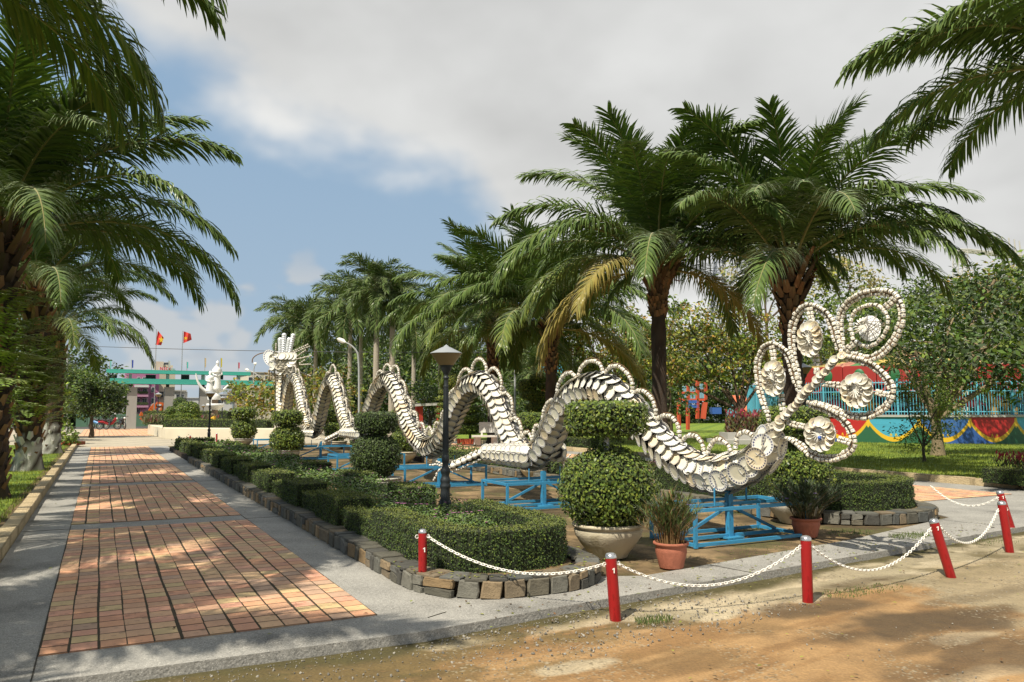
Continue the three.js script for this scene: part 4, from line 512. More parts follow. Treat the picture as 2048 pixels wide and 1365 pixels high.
function hedgeRun(T, pts, hw, y0, y1, seed, sc = 1) {
  const A = along(pts), R = rng(seed), mid = A.at(A.L / 2), d = depthOf(UV(mid.u, mid.v, 0)), size = Math.max(.020, d * .0019) * sc, o = { dens: 1.5 / (size * size * .6), thick: size * 1.3, size }, lf = new MB(), core = new MB(), q = (p, s, y) => UV(p.u + p.tv * s, p.v - p.tu * s, y), N = Math.max(1, Math.round(A.L / .25));
  for (let k = 0; k < N; k++) { const s0 = k / N * A.L, s1 = (k + 1) / N * A.L, a = A.at(s0 + 1e-4), b = A.at(s1 - 1e-4), out = V3(a.tu, 0, a.tv), L = s1 - s0, wob = (s, y) => .034 * (vnoise(s * 6, y * 9, seed) - .5), w = hw - .012;
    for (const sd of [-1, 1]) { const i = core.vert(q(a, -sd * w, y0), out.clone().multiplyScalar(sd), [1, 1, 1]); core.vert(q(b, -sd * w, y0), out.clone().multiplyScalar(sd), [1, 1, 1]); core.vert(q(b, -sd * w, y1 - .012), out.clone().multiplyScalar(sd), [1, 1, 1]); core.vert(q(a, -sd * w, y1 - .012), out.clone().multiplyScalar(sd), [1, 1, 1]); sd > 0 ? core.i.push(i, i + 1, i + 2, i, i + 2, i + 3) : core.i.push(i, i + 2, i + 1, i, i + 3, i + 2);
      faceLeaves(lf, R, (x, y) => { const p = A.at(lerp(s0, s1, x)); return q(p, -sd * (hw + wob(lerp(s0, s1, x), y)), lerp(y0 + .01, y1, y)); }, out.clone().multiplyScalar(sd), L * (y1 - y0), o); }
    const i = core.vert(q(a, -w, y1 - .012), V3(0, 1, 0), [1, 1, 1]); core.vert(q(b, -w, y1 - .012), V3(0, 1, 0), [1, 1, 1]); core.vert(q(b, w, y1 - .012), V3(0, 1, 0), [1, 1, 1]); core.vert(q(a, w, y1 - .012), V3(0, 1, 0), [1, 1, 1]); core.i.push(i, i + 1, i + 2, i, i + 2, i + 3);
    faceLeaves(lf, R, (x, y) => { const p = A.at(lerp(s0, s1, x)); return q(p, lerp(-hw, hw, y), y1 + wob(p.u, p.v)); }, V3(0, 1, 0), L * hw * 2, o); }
  for (const [s, sg] of [[1e-4, -1], [A.L - 1e-4, 1]]) { const p = A.at(s), nn = V3(p.tv, 0, -p.tu).multiplyScalar(sg); const i = core.vert(q(p, -hw + .012, y0), nn, [1, 1, 1]); core.vert(q(p, hw - .012, y0), nn, [1, 1, 1]); core.vert(q(p, hw - .012, y1 - .012), nn, [1, 1, 1]); core.vert(q(p, -hw + .012, y1 - .012), nn, [1, 1, 1]); sg > 0 ? core.i.push(i, i + 1, i + 2, i, i + 2, i + 3) : core.i.push(i, i + 2, i + 1, i, i + 3, i + 2);
    faceLeaves(lf, R, (x, y) => q(p, lerp(-hw, hw, x), lerp(y0, y1, y)), nn, hw * 2 * (y1 - y0), o); }
  core.mesh('hedge_core', M_hcore, T); stuff(lf.mesh('foliage', M_hedge, T)); }
const hedge = (label, pts, hw, y0, y1, seed, group, sc) => { const m = pts[Math.floor(pts.length / 2)], T = thing('hedge', label, 'hedge', UV(m[1], m[0], y0), group); hedgeRun(T, pts, hw, y0, y1, seed, sc); return T; };
hedge('low clipped hedge curving round the near end of the flower bed behind a red bollard', [[2.99, 9.0], ...superArc(3.62, 7.62, .62, .72, Math.PI, 2 * Math.PI, 24, 2.4), [4.24, 9.2]], .17, .13, .53, 50);
{ // castle-like hedge along the path: low runs and taller blocks in turn
  const T = thing('hedge', 'long crenellated hedge along the bed edge, low runs between taller blocks', 'hedge', UV(20, 3, .13)); let u = 9.02, k = 0;
  while (u < 35) { const low = k % 2 === 0, L = low ? 1.22 : 1.12; hedgeRun(T, [[low ? 2.98 : 3.0, u], [low ? 2.98 : 3.0, u + L]], low ? .15 : .24, .13, low ? .40 : .52, 60 + k); u += L + .003; k++; } }
[[11.5, 12.4], [14.5, 15.4], [17.7, 18.6], [20.9, 21.8], [24, 24.9], [27.2, 28.2], [30.6, 31.6]].forEach(([a, b], k) => hedge(['dark clipped hedge block behind the garden lamp post', 'clipped hedge block beside the pot of the second topiary', 'clipped hedge block left of the second topiary pot', 'small clipped hedge block by the pot of the third topiary', 'small clipped hedge block beyond the third topiary', 'clipped hedge block next to the farthest topiary pot', 'clipped hedge block at the far end of the flower bed'][k], [[4.4, a], [4.4, b]], .24, .13, .50, 90 + k, 'hedge blocks along the inner side of the bed'));
hedge('clipped hedge closing the far end of the long flower bed', [[2.9, 36.4], [4.4, 36.4]], .2, .13, .5, 99);
hedge('round clipped hedge with pink flowers inside it, beside the bollards', [[9.82, 12.6], ...superArc(10.75, 9.25, .98, .95, Math.PI, 2 * Math.PI, 24, 2.2), [11.72, 12.6]], .17, .13, .58, 120);
hedge('low clipped hedge along the bed behind the sculpture', [[9.85, 13.2], [9.85, 34]], .17, .13, .44, 121);
{ // periwinkle-like bedding plants and their flowers
  const R = rng(33), lf = new MB(), fl = new MB(), C = [[.07, .14, .016], [.095, .175, .02], [.04, .085, .011], [.13, .20, .024]];
  const bed = (v0, v1, u0, u1, n, hm) => { for (let k = 0; k < n; k++) { const t = Math.pow(R(), 1.7), u = lerp(u0, u1, t), v = lerp(v0, v1, R()), d = depthOf(UV(u, v)), h = hm * (.55 + .6 * fbm(u * 1.3, v * 1.3, 2, 5)), s = Math.max(.045, d * .0042), y = .15 + h * Math.sqrt(R()), p = UV(u, v, y), n0 = V3(0, 1, 0).add(unit(R).multiplyScalar(.8)).normalize(), dd = unit(R); dd.addScaledVector(n0, -dd.dot(n0)).normalize(); lf.leaf(p, dd, n0, s * (.7 + R() * .7), s * .5, jit(C[Math.floor(R() * 4)], R, .3));
      if (R() < .012) { const q = UV(u, v, .15 + h + .03), r = Math.max(.02, d * .0016); for (let j = 0; j < 5; j++) { const a = j * 1.2566, e = V3(Math.cos(a), .25, Math.sin(a)).normalize(); fl.leaf(q, e, V3(0, 1, 0).addScaledVector(e, -.25).normalize(), r, r * .8, jit([.50, .13, .38], R, .25)); } } } };
  bed(3.2, 4.25, 7.3, 9.5, 4200, .30); bed(3.25, 4.6, 9.3, 34, 15000, .36); bed(10.0, 11.5, 8.8, 33, 5000, .34);
  tag(stuff(lf.mesh('bedding_plants', leafMat({ clearcoat: .2 }))), 'leafy green bedding plants filling the flower beds between the hedges', 'bedding plants'); tag(stuff(fl.mesh('flower', leafMat({ clearcoat: 0 }))), 'small pink flowers dotted over the bedding plants', 'flowers'); }

// ---------------------------------------------------------------- topiaries in bowls
const M_pot = [[.62, .56, .44], [.55, .53, .48]].map((c) => std(c, .8, { map: repTex(noiseTex(256, 256, (x, y) => { const n = tfbm(x, y, 4, 5, 71), s = sstep(.55, .75, tfbm(x, y, 6, 5, 19)); let q = [.85 + .25 * (n - .5), .83 + .25 * (n - .5), .78 + .2 * (n - .5)]; return mixc(q, [.42, .38, .26], s * .5); }, true), 2, 1), bumpMap: repTex(fineBump, 3), bumpScale: .004 }));
const potGeo = lathe([[0, 0], [.5, 0], [.54, .03], [.58, .12], [.78, .38], [.93, .62], [.985, .8], [.93, .835], [.935, .86], [1.02, .90], [1.04, .95], [1.02, 1.0], [.90, 1.0], [.86, .94], [0, .88]], 36), soilDisc = lathe([[0, .90], [.86, .88]], 24);
function ballLeaves(mb, R, c, rx, ry, rz, n, size, pal, shell = .16, flatTop = 0) { for (let k = 0; k < n; k++) { const a = unit(R), sq = flatTop ? 1 / Math.max(Math.pow(Math.pow(Math.hypot(a.x, a.z), 6) + Math.pow(Math.abs(a.y), 6), 1 / 6), .01) : 1, r = sq * (1 - Math.pow(R(), 1.6) * shell + (vnoise(a.x * 2.6 + 9 + c.x, a.z * 2.6 + a.y * 3, 7) - .5) * .13 + (R() < .02 ? R() * .09 : 0)), p = V3(c.x + a.x * rx * r, c.y + a.y * ry * r, c.z + a.z * rz * r), nn = a.clone().add(unit(R).multiplyScalar(.8)).normalize(), d = unit(R); d.addScaledVector(nn, -d.dot(nn)).add(V3(0, -.25, 0)).normalize(); nn.addScaledVector(d, -nn.dot(d)).normalize(); mb.leaf(p, d, nn, size * (.7 + R() * .6), size * .52, jit(pal[Math.floor(R() * pal.length)], R, .3)); } }
const TP = [[.10, .165, .010], [.145, .21, .014], [.055, .10, .008], [.20, .245, .02]], TPd = [[.05, .09, .008], [.07, .115, .010], [.03, .06, .006]];
function topiary(label, px, py, ball, disc, o = {}) {             // base pixel; ball [cx, cy, r], disc [cx, top, bottom, half width] in pixels
  const base = G(px, py, 0), T = thing('topiary', label, 'topiary', base, 'ball and disc topiaries in bowls'), d = depthOf(base), k = 1 / pxAt(base), R = rng(Math.floor(px * 7 + py)), pr = o.pr ?? ball[2] * k * .73, ph = o.ph ?? pr * .98;
  const pot = sh(new THREE.Mesh(potGeo, M_pot[o.white ? 1 : 0])); pot.name = 'pot'; pot.scale.set(pr, ph, pr); T.add(pot); const so = sh(new THREE.Mesh(soilDisc, M_soil)); so.name = 'soil'; so.scale.set(pr, ph, pr); so.position.y = .004; T.add(so);
  const C = at(ball[0], ball[1], d), r = ball[2] * k, ry = (ball[3] ?? ball[2]) * k; C.x = lerp(C.x, base.x, .0);
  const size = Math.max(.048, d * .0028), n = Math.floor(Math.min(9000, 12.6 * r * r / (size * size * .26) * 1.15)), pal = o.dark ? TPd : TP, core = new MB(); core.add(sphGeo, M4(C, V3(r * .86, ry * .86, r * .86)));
  const D = at(disc[0], (disc[1] + disc[2]) / 2, d), hw = disc[3] * k, hh = (disc[2] - disc[1]) / 2 * k; core.add(lathe([[0, -1], [.9, -1], [1, -.7], [1, .7], [.9, 1], [0, 1]], 20), M4(D, V3(hw * .9, hh * .8, hw * .9)));
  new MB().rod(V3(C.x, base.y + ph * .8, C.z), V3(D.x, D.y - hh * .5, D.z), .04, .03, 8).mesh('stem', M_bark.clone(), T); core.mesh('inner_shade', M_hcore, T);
  const lf = new MB(); ballLeaves(lf, R, C, r, ry, r, n, size, pal); stuff(lf.mesh('foliage', M_top, T));
  const df = new MB(); ballLeaves(df, R, D, hw, hh, hw, Math.floor((6.3 * hw * hw + 6.3 * hw * hh * 2) / (size * size * .26) * .95), size, pal, .2, 1); const neck = D.y - hh - (C.y + ry * .75); for (let j = 0; j < 220; j++) { const a = R() * 6.28, rr = hw * .42 * Math.sqrt(R()), p = V3(D.x + Math.cos(a) * rr, C.y + ry * .75 + neck * R(), D.z + Math.sin(a) * rr); const nn = unit(R), dd = unit(R); dd.addScaledVector(nn, -dd.dot(nn)).normalize(); df.leaf(p, dd, nn, size, size * .5, jit(TPd[Math.floor(R() * 3)], R, .3)); } stuff(df.mesh('foliage', M_top, T));
  return T; }
const M_top = leafMat({ transmission: .3, clearcoat: .28, clearcoatRoughness: .3 });
topiary('largest ball and disc topiary in a cream bowl, between the hedge and a clay pot', 1217, 1114, [1216, 978, 98, 84], [1212, 803, 870, 80], { pr: .40, ph: .385 });
topiary('second ball and disc topiary of the row, left of the garden lamp', 765, 992, [752, 913, 50, 46], [752, 825, 866, 42], { pr: .37, ph: .36, white: 1, dark: 1 });
topiary('third ball and disc topiary of the row, in front of the second trough', 574, 922, [574, 880, 34, 31], [575, 822, 851, 30], { pr: .42, ph: .36, white: 1 });
topiary('farthest ball and disc topiary of the row, by the far garden lamp', 487, 891, [487, 860, 25, 22], [488, 816, 837, 22], { pr: .46, ph: .34, white: 1 });
topiary('ball and disc topiary behind the tail ornament, hidden by a dark potted plant', 1592, 1046, [1600, 948, 67, 64], [1590, 814, 872, 66], { pr: .42, ph: .36, white: 1 });
topiary('ball and disc topiary behind the sculpture, its bowl showing behind the clawed arm', 1072, 958, [1070, 908, 42, 38], [1067, 826, 865, 32], { pr: .40, ph: .30 });
topiary('ball and disc topiary in a bowl, seen under the arch left of the garden lamp', 805, 926, [812, 880, 30, 28], [808, 822, 846, 28], { pr: .46, ph: .36 });
topiary('ball and disc topiary in a bowl, seen between the two far arches', 672, 899, [672, 862, 24, 22], [672, 818, 840, 21], { pr: .48, ph: .36 });

// ---------------------------------------------------------------- clay pots with shrubby plants
const M_clay = std([.40, .135, .08], .8, { map: repTex(stoneTex, 2, 1), bumpMap: repTex(fineBump, 3), bumpScale: .003 }), clayGeo = lathe([[0, 0], [.66, 0], [.70, .04], [.76, .25], [.90, .62], [.88, .78], [.86, .86], [1.0, .90], [1.03, .95], [1.0, 1], [.88, 1], [.84, .9], [0, .88]], 32);
function clayPot(label, px, py, pr, ph, H, W, seed, dark) {
  const b = G(px, py, 0), T = thing('potted_plant', label, 'potted plant', b, 'clay pots beside the blue stand'), R = rng(seed), p = sh(new THREE.Mesh(clayGeo, M_clay)); p.name = 'pot'; p.scale.set(pr, ph, pr); T.add(p); const so = sh(new THREE.Mesh(soilDisc, M_soil)); so.name = 'soil'; so.scale.set(pr * .97, ph, pr * .97); so.position.y = .004; T.add(so);
  const st = new MB(), lf = new MB(); let tips = [];
  for (let k = 0; k < 120; k++) { const a = R() * 6.28, r = Math.sqrt(R()), q0 = b.clone().add(V3(Math.cos(a) * r * pr * .7, ph * .85, Math.sin(a) * r * pr * .7)), hgt = H * (.55 + R() * .5) * (1 - .3 * r * r), q2 = q0.clone().add(V3(Math.cos(a) * W * r * (.6 + R() * .6), hgt, Math.sin(a) * W * r * (.6 + R() * .6))), q1 = q0.clone().lerp(q2, .5).add(V3(-Math.cos(a) * .05, hgt * .1, -Math.sin(a) * .05)); const pts = [q0, q1, q2]; st.tube(pts, [.006, .005, .003], 4, dark ? [.10, .075, .03] : [.20, .12, .045]);
    for (let j = 0; j < (dark ? 34 : 24); j++) { const f = .25 + .75 * Math.pow(R(), .7), p = f < .5 ? q0.clone().lerp(q1, f * 2) : q1.clone().lerp(q2, f * 2 - 1), d = V3(Math.cos(a + (R() - .5) * 3) * .8, .5 + R() * .6, Math.sin(a + (R() - .5) * 3) * .8).normalize(), n = V3(0, 1, 0).addScaledVector(d, -d.y).normalize(); lf.leaf(p, d, n, .07 + R() * .07, .011, jit(dark ? [.035, .065, .014] : R() < .22 ? [.19, .11, .035] : [.09, .14, .022], R, .35)); } if (R() < .05) tips.push(q2); }
  stuff(st.mesh('stem', M_barkv, T)); stuff(lf.mesh('foliage', leafMat({ clearcoat: .2 }), T));
  for (const q of tips) { const f = new MB(); for (let j = 0; j < 5; j++) { const a = j * 1.2566, e = V3(Math.cos(a), .2, Math.sin(a)).normalize(); f.leaf(q, e, V3(-.2, .95, .2).addScaledVector(e, -.2).normalize(), .026, .024, [.30, .16, .58]); } f.mesh('flower', leafMat({ clearcoat: 0 }), T); } }
const M_barkv = vcol(.9);
clayPot('clay pot with a sparse brownish shrub, between the cream bowl and the blue stand', 1343, 1136, .185, .27, .58, .22, 71, false);
clayPot('clay pot with a dense dark green shrub, right of the blue stand', 1613, 1074, .20, .25, .55, .34, 72, true);

// ---------------------------------------------------------------- garden lamps
const M_iron = std([.030, .036, .040], .5, { metalness: .3 }), M_shade = new THREE.MeshPhysicalMaterial({ color: rgb(.34, .245, .125), roughness: .5, transmission: .3, thickness: 0, side: THREE.DoubleSide }), M_cap = std([.26, .28, .30], .45);
const slim = (l, k) => l.map(([r, y]) => [r * k, y]);
function gardenLamp(label, base, H, group = 'garden lamps with tan shades', detail = true) {
  const T = thing('garden_lamp', label, 'lamp', base, group), s = H / 2.5, add = (n, pts, mat, seg = 20) => { const m = sh(new THREE.Mesh(lathe(pts.map(([r, y]) => [r * s, y * s]), seg), mat)); m.name = n; T.add(m); };
  add('base', slim([[.155, -.1], [.155, .03], [.14, .06], [.125, .10], [.118, .25], [.105, .42], [.100, .47], [.12, .49], [.125, .52], [.105, .54], [.115, .57], [.12, .60], [.10, .62], [.085, .66], [.11, .70], [.115, .74], [.07, .78], [.065, .82], [.085, .85], [.088, .91], [.06, .95]], .62), M_iron);
  add('post', slim([[.050, .94], [.046, 1.4], [.040, 1.9], [.048, 1.905], [.048, 1.93], [.038, 1.935], [.036, 2.02], [.055, 2.03], [.055, 2.05], [.036, 2.06], [.04, 2.09], [.09, 2.15], [.115, 2.22]], .8), M_iron, 16);
  add('shade', slim([[.115, 2.22], [.118, 2.225], [.238, 2.385], [.245, 2.39]], .92), M_shade, 28); add('cap', slim([[.248, 2.388], [.25, 2.395], [.13, 2.45], [.075, 2.475], [.05, 2.482], [.03, 2.50], [.0, 2.52]], .92), M_cap, 28);
  if (detail) { const f = new MB(); for (let k = 0; k < 10; k++) { const a = k / 10 * 6.283, o = base; f.bar(o.clone().add(V3(Math.cos(a) * .040 * s, .98 * s, Math.sin(a) * .040 * s)), o.clone().add(V3(Math.cos(a) * .033 * s, 1.88 * s, Math.sin(a) * .033 * s)), .008 * s); } stuff(f.mesh('flute', M_iron, T)); for (let k = 0; k < 6; k++) { const a = k / 6 * 6.283; const q = sh(new THREE.Mesh(sphGeo, M_iron)); q.name = 'ornament'; q.scale.set(.028 * s, .08 * s, .028 * s); q.position.set(Math.cos(a) * .068 * s, .24 * s, Math.sin(a) * .068 * s); T.add(q); } } }
gardenLamp('garden lamp nearest, dark iron post rising from the flower bed before the sculpture', at(890, 1046, 10.9).setY(.15), 2.40);
gardenLamp('garden lamp at the far end of the flower bed, in front of the white statue', at(417, 885, 34.5).setY(.15), 2.38);
gardenLamp('garden lamp partly hidden behind the tail ornament', at(1612, 880, 27).setY(.12), 3.15);

// ---------------------------------------------------------------- bollards and chains
const M_red = std([.36, .010, .012], .36, { map: repTex(noiseTex(256, 256, (x, y) => { const n = tfbm(x, y, 4, 5, 91), s = sstep(.64, .68, tfbm(x, y, 9, 4, 15)); return mixc([.82 + .3 * (n - .5), .8, .8], [.5, .42, .4], s * .6); }, true), 1, 1) }), M_steel = std([.62, .62, .62], .25, { metalness: .9 }), M_white = std([.78, .76, .70], .55);
const font = await new FontLoader().loadAsync('fonts/droid/droid_sans_bold.typeface.json');
const bollards = [];
function bollard(label, bx, by, tx, ty, num, y = -.07) {
  const b = G(bx, by, y + .01), top = at(tx, ty, depthOf(b) + .02), T = thing('bollard', label, 'bollard', b, 'red bollards with steel caps'), ax = top.clone().sub(b), L = ax.length(), r = Math.min(.048, L * .1), q = qTo(ax), add = (n, pts, mat) => { const m = sh(new THREE.Mesh(lathe(pts, 22), mat)); m.name = n; m.quaternion.copy(q); T.add(m); return m; };
  const post = add('post', [[0, -.06], [r, -.06], [r, L - r * .95]], M_red); add('cap', [[r * 1.03, L - r * 1.0], [r * 1.04, L - r * .8], [r * .95, L - r * .45], [r * .7, L - r * .15], [r * .35, L - .003], [0, L]], M_steel);
  for (const s of [-1, 1]) { const m = sh(new THREE.Mesh(new THREE.TorusGeometry(.016, .004, 6, 12), M_white)); m.name = 'eyelet'; m.position.copy(V3(Math.cos(.35) * s * (r + .012), L * .82, Math.sin(.35) * s * (r + .012)).applyQuaternion(q)); T.add(m); }
  if (num) { const g = new TextGeometry('1', { font, size: .042, depth: .003, curveSegments: 4 }); const m = sh(new THREE.Mesh(g, M_white)); m.name = 'number'; const f = V3(-b.x, 0, -b.z).normalize(); m.position.copy(V3(0, L * num, 0).applyQuaternion(q).addScaledVector(f, r + .001)); m.rotation.y = Math.atan2(f.x, f.z); T.add(m); }
  bollards.push({ b, ax, L, r }); }
bollard('red bollard standing before the curved hedge, upright and set on the stone wall', 845, 1146, 845, 1058, .48, .155);
bollard('red bollard leaning slightly left, in front of the cream bowl', 1231, 1238, 1221, 1105, .7);
bollard('upright red bollard on the sandy lane before the blue stand and clay pots', 1616, 1202, 1612, 1071, 0);
bollard('red bollard leaning strongly to the left at the edge of the sandy lane', 1902, 1153, 1866, 1037, .8);
bollard('red bollard in front of another at the right edge of the scene', 2020, 1104, 2003, 1002, 0);
bollard('red bollard half hidden behind another at the right edge of the scene', 2026, 1064, 1999, 981, .8);
bollard('red bollard at the far corner of the flower bed beside the path', 358, 898, 358, 873, 0, 0);
bollard('small red bollard on the plaza beyond the flower bed', 380, 886, 380, 871, 0, 0);
bollard('small red bollard on the plaza right of the far garden lamp', 433, 884, 433, 867, 0, 0);
const hook = (k, s) => { const B = bollards[k]; return B.b.clone().addScaledVector(B.ax, .82).add(V3(cY * .93, 0, sY * .93).multiplyScalar(s * (B.r + .014))); };
function chain(label, a, b, sag) { const T = thing('chain', label, 'chain', a.clone().lerp(b, .5), 'white chains hung between the bollards'), pts = []; for (let k = 0; k <= 30; k++) { const f = k / 30, p = a.clone().lerp(b, f); p.y -= sag * 4 * f * (1 - f); pts.push(p); } const c = new THREE.CatmullRomCurve3(pts), L = c.getLength(), n = Math.round(L / .034), mb = new MB(), g = new THREE.TorusGeometry(.012, .0042, 5, 10);
  for (let k = 0; k <= n; k++) { const p = c.getPointAt(k / n), t = c.getTangentAt(k / n), q = qTo(t, V3(1, 0, 0)).multiply(new THREE.Quaternion().setFromAxisAngle(V3(1, 0, 0), (k % 2 ? .6 : -.97))); mb.add(g, M4(p, V3(1.75, 1, 1), q)); } stuff(mb.mesh('links', M_white, T)); }
chain('white chain from the bollard on the wall to the one leaning left', hook(0, 1), hook(1, -1), .19); chain('white chain sagging before the clay pots and the blue stand', hook(1, 1), hook(2, -1), .255); chain('white chain sagging between the upright and the strongly leaning bollard', hook(2, 1), hook(3, -1), .31); chain('white chain between the strongly leaning bollard and the one at the right', hook(3, 1), hook(4, -1), .26); chain('white chain hung from the round hedge to the hidden bollard', at(1864, 974, 12.1), hook(5, -1), .19);

// ---------------------------------------------------------------- small litter: pebbles, fallen leaves, weeds
{ const R = rng(55), pg = new THREE.IcosahedronGeometry(1, 0), n = 2600, im = new THREE.InstancedMesh(pg, std([1, 1, 1], .9), n), c = new THREE.Color();
  for (let k = 0; k < n; k++) { let v, u; const t = R(); if (t < .5) { v = -.4 + R() * 5.6; u = pw(EDGE, v) - .08 - Math.pow(R(), 1.5) * 1.0; } else if (t < .75) { const a = R() * 6.28, r = Math.sqrt(R()); v = 4.0 + Math.cos(a) * r * 2.0; u = 5.4 + Math.sin(a) * r * .5; } else { v = 4 + R() * 10; u = pw(EDGE, v) - .1 - R() * 3.4; } const s = (.003 + Math.pow(R(), 4) * .009) * (t > .75 ? .7 : 1); im.setMatrixAt(k, new THREE.Matrix4().compose(V3(v, -.065, -u), new THREE.Quaternion().setFromEuler(new THREE.Euler(R() * 6, R() * 6, R() * 6)), V3(s * 1.3, s * .7, s))); const g = .10 + R() * .22; im.setColorAt(k, c.setRGB(g, g * .93, g * .8)); }
  im.name = 'gravel'; im.userData = { kind: 'stuff', label: 'loose grey gravel along the edge of the granite paving', category: 'gravel' }; scene.add(sh(im)); }
{ const R = rng(56), mb = new MB(), drop = (v, u, y) => { const a = R() * 6.28, d = V3(Math.cos(a), .12 * R(), Math.sin(a)).normalize(), n = V3(0, 1, 0).addScaledVector(d, -d.y).normalize(), s = .02 + R() * .035; mb.leaf(UV(u, v, y), d, n, s, s * .45, R() < .55 ? jit([.22, .24, .03], R, .4) : jit([.10, .055, .022], R, .5)); };
  for (let k = 0; k < 420; k++) { const v = 2.7 + Math.pow(R(), .8) * 9; drop(v, pw(EDGE, v) + (R() - .25) * .9, .004 + 0); } for (let k = 0; k < 260; k++) { const v = 3 + R() * 12; drop(v, pw(EDGE, v) - .06 - Math.pow(R(), 2) * 3.2, -.052); } for (let k = 0; k < 420; k++) drop(4.8 + R() * 4.6, 6.9 + R() * 9, .0); for (let k = 0; k < 160; k++) drop(-1 + R() * 3.6, 6 + R() * 16, .018); for (let k = 0; k < 130; k++) { const p = OUT_L[Math.floor(R() * 70)]; drop(p[0] * .97 + .1 + (R() - .5) * .2, p[1] + (R() - .2) * .25, .185); }
  tag(stuff(mb.mesh('fallen_leaves', vcol(.9))), 'scattered fallen leaves on paving and soil', 'leaves');
  const wd = new MB(), tuft = (px, py, r, n, h, y) => { const c = G(px, py, y); for (let k = 0; k < n; k++) { const a = R() * 6.28, q = Math.sqrt(R()) * r, p = c.clone().add(V3(Math.cos(a) * q * 1.4, 0, Math.sin(a) * q * .7)), d = V3(R() - .5, .9 + R() * .5, R() - .5).normalize(), n0 = V3(-d.z, .2, d.x).addScaledVector(d, 0).normalize(); n0.addScaledVector(d, -n0.dot(d)).normalize(); wd.leaf(p, d, n0, h * (.5 + R()), .007, jit([.10, .14, .025], R, .4)); } };
  tuft(1308, 1246, .13, 260, .05, -.065); tuft(1690, 1190, .2, 160, .03, -.065); tuft(1750, 1180, .25, 150, .025, -.065); tuft(1820, 1075, .25, 300, .05, .0); tuft(1700, 1068, .3, 200, .04, .0); tuft(1480, 1060, .3, 200, .04, 0); tuft(1560, 1100, .5, 160, .02, .0); tuft(1980, 1085, .4, 120, .03, -.065); tuft(1470, 1030, .4, 160, .04, 0);
  tag(stuff(wd.mesh('weeds', leafMat({ clearcoat: 0 }))), 'small weeds sprouting on the lane and among the stands', 'weeds'); }

// ---------------------------------------------------------------- broad-leaved trees and shrubs
const M_leaf = leafMat({ transmission: .34, clearcoat: .22, clearcoatRoughness: .45 }), M_treeBark = vcol(.95, { bumpMap: repTex(fineBump, 2), bumpScale: .03 });
const PAL = { mid: [[.08, .155, .009], [.14, .215, .013], [.045, .09, .006], [.21, .26, .016]], yellow: [[.26, .285, .014], [.17, .22, .012], [.33, .28, .02], [.09, .15, .008], [.13, .19, .010], [.30, .17, .022]], dark: [[.04, .09, .006], [.075, .14, .009], [.125, .175, .011], [.022, .05, .005]], light: [[.20, .25, .02], [.13, .19, .016], [.29, .29, .045], [.075, .12, .011]], fern: [[.12, .19, .014], [.085, .15, .011], [.18, .24, .022]], red: [[.20, .02, .03], [.12, .03, .02], [.085, .10, .015], [.16, .12, .02]] };
function crownLeaves(mb, R, c, rx, ry, rz, n, size, pal, clumps, lens = 1) {
  const cl = []; for (let k = 0; k < clumps; k++) { const a = unit(R), r = .45 + .55 * Math.pow(R(), .5); cl.push({ p: V3(c.x + a.x * rx * r, c.y + a.y * ry * r, c.z + a.z * rz * r), s: (.24 + R() * .18) * Math.min(rx, ry * 1.6), tone: .55 + R() * .85 }); }
  for (let k = 0; k < n; k++) { const q = cl[Math.floor(R() * clumps)], a = unit(R), r = q.s * Math.pow(R(), .45), p = V3(q.p.x + a.x * r * 1.2, q.p.y + a.y * r * .8, q.p.z + a.z * r * 1.2), nn = V3(0, .7, 0).add(unit(R)).normalize(), d = V3(a.x, a.y * .4 - .35, a.z).add(unit(R).multiplyScalar(.6)); d.addScaledVector(nn, -d.dot(nn)).normalize(); mb.leaf(p, d, nn, size * lens * (.7 + R() * .6), size * .5, jit(pal[Math.floor(R() * pal.length)], R, .3).map((x) => x * q.tone)); }
  return cl; }
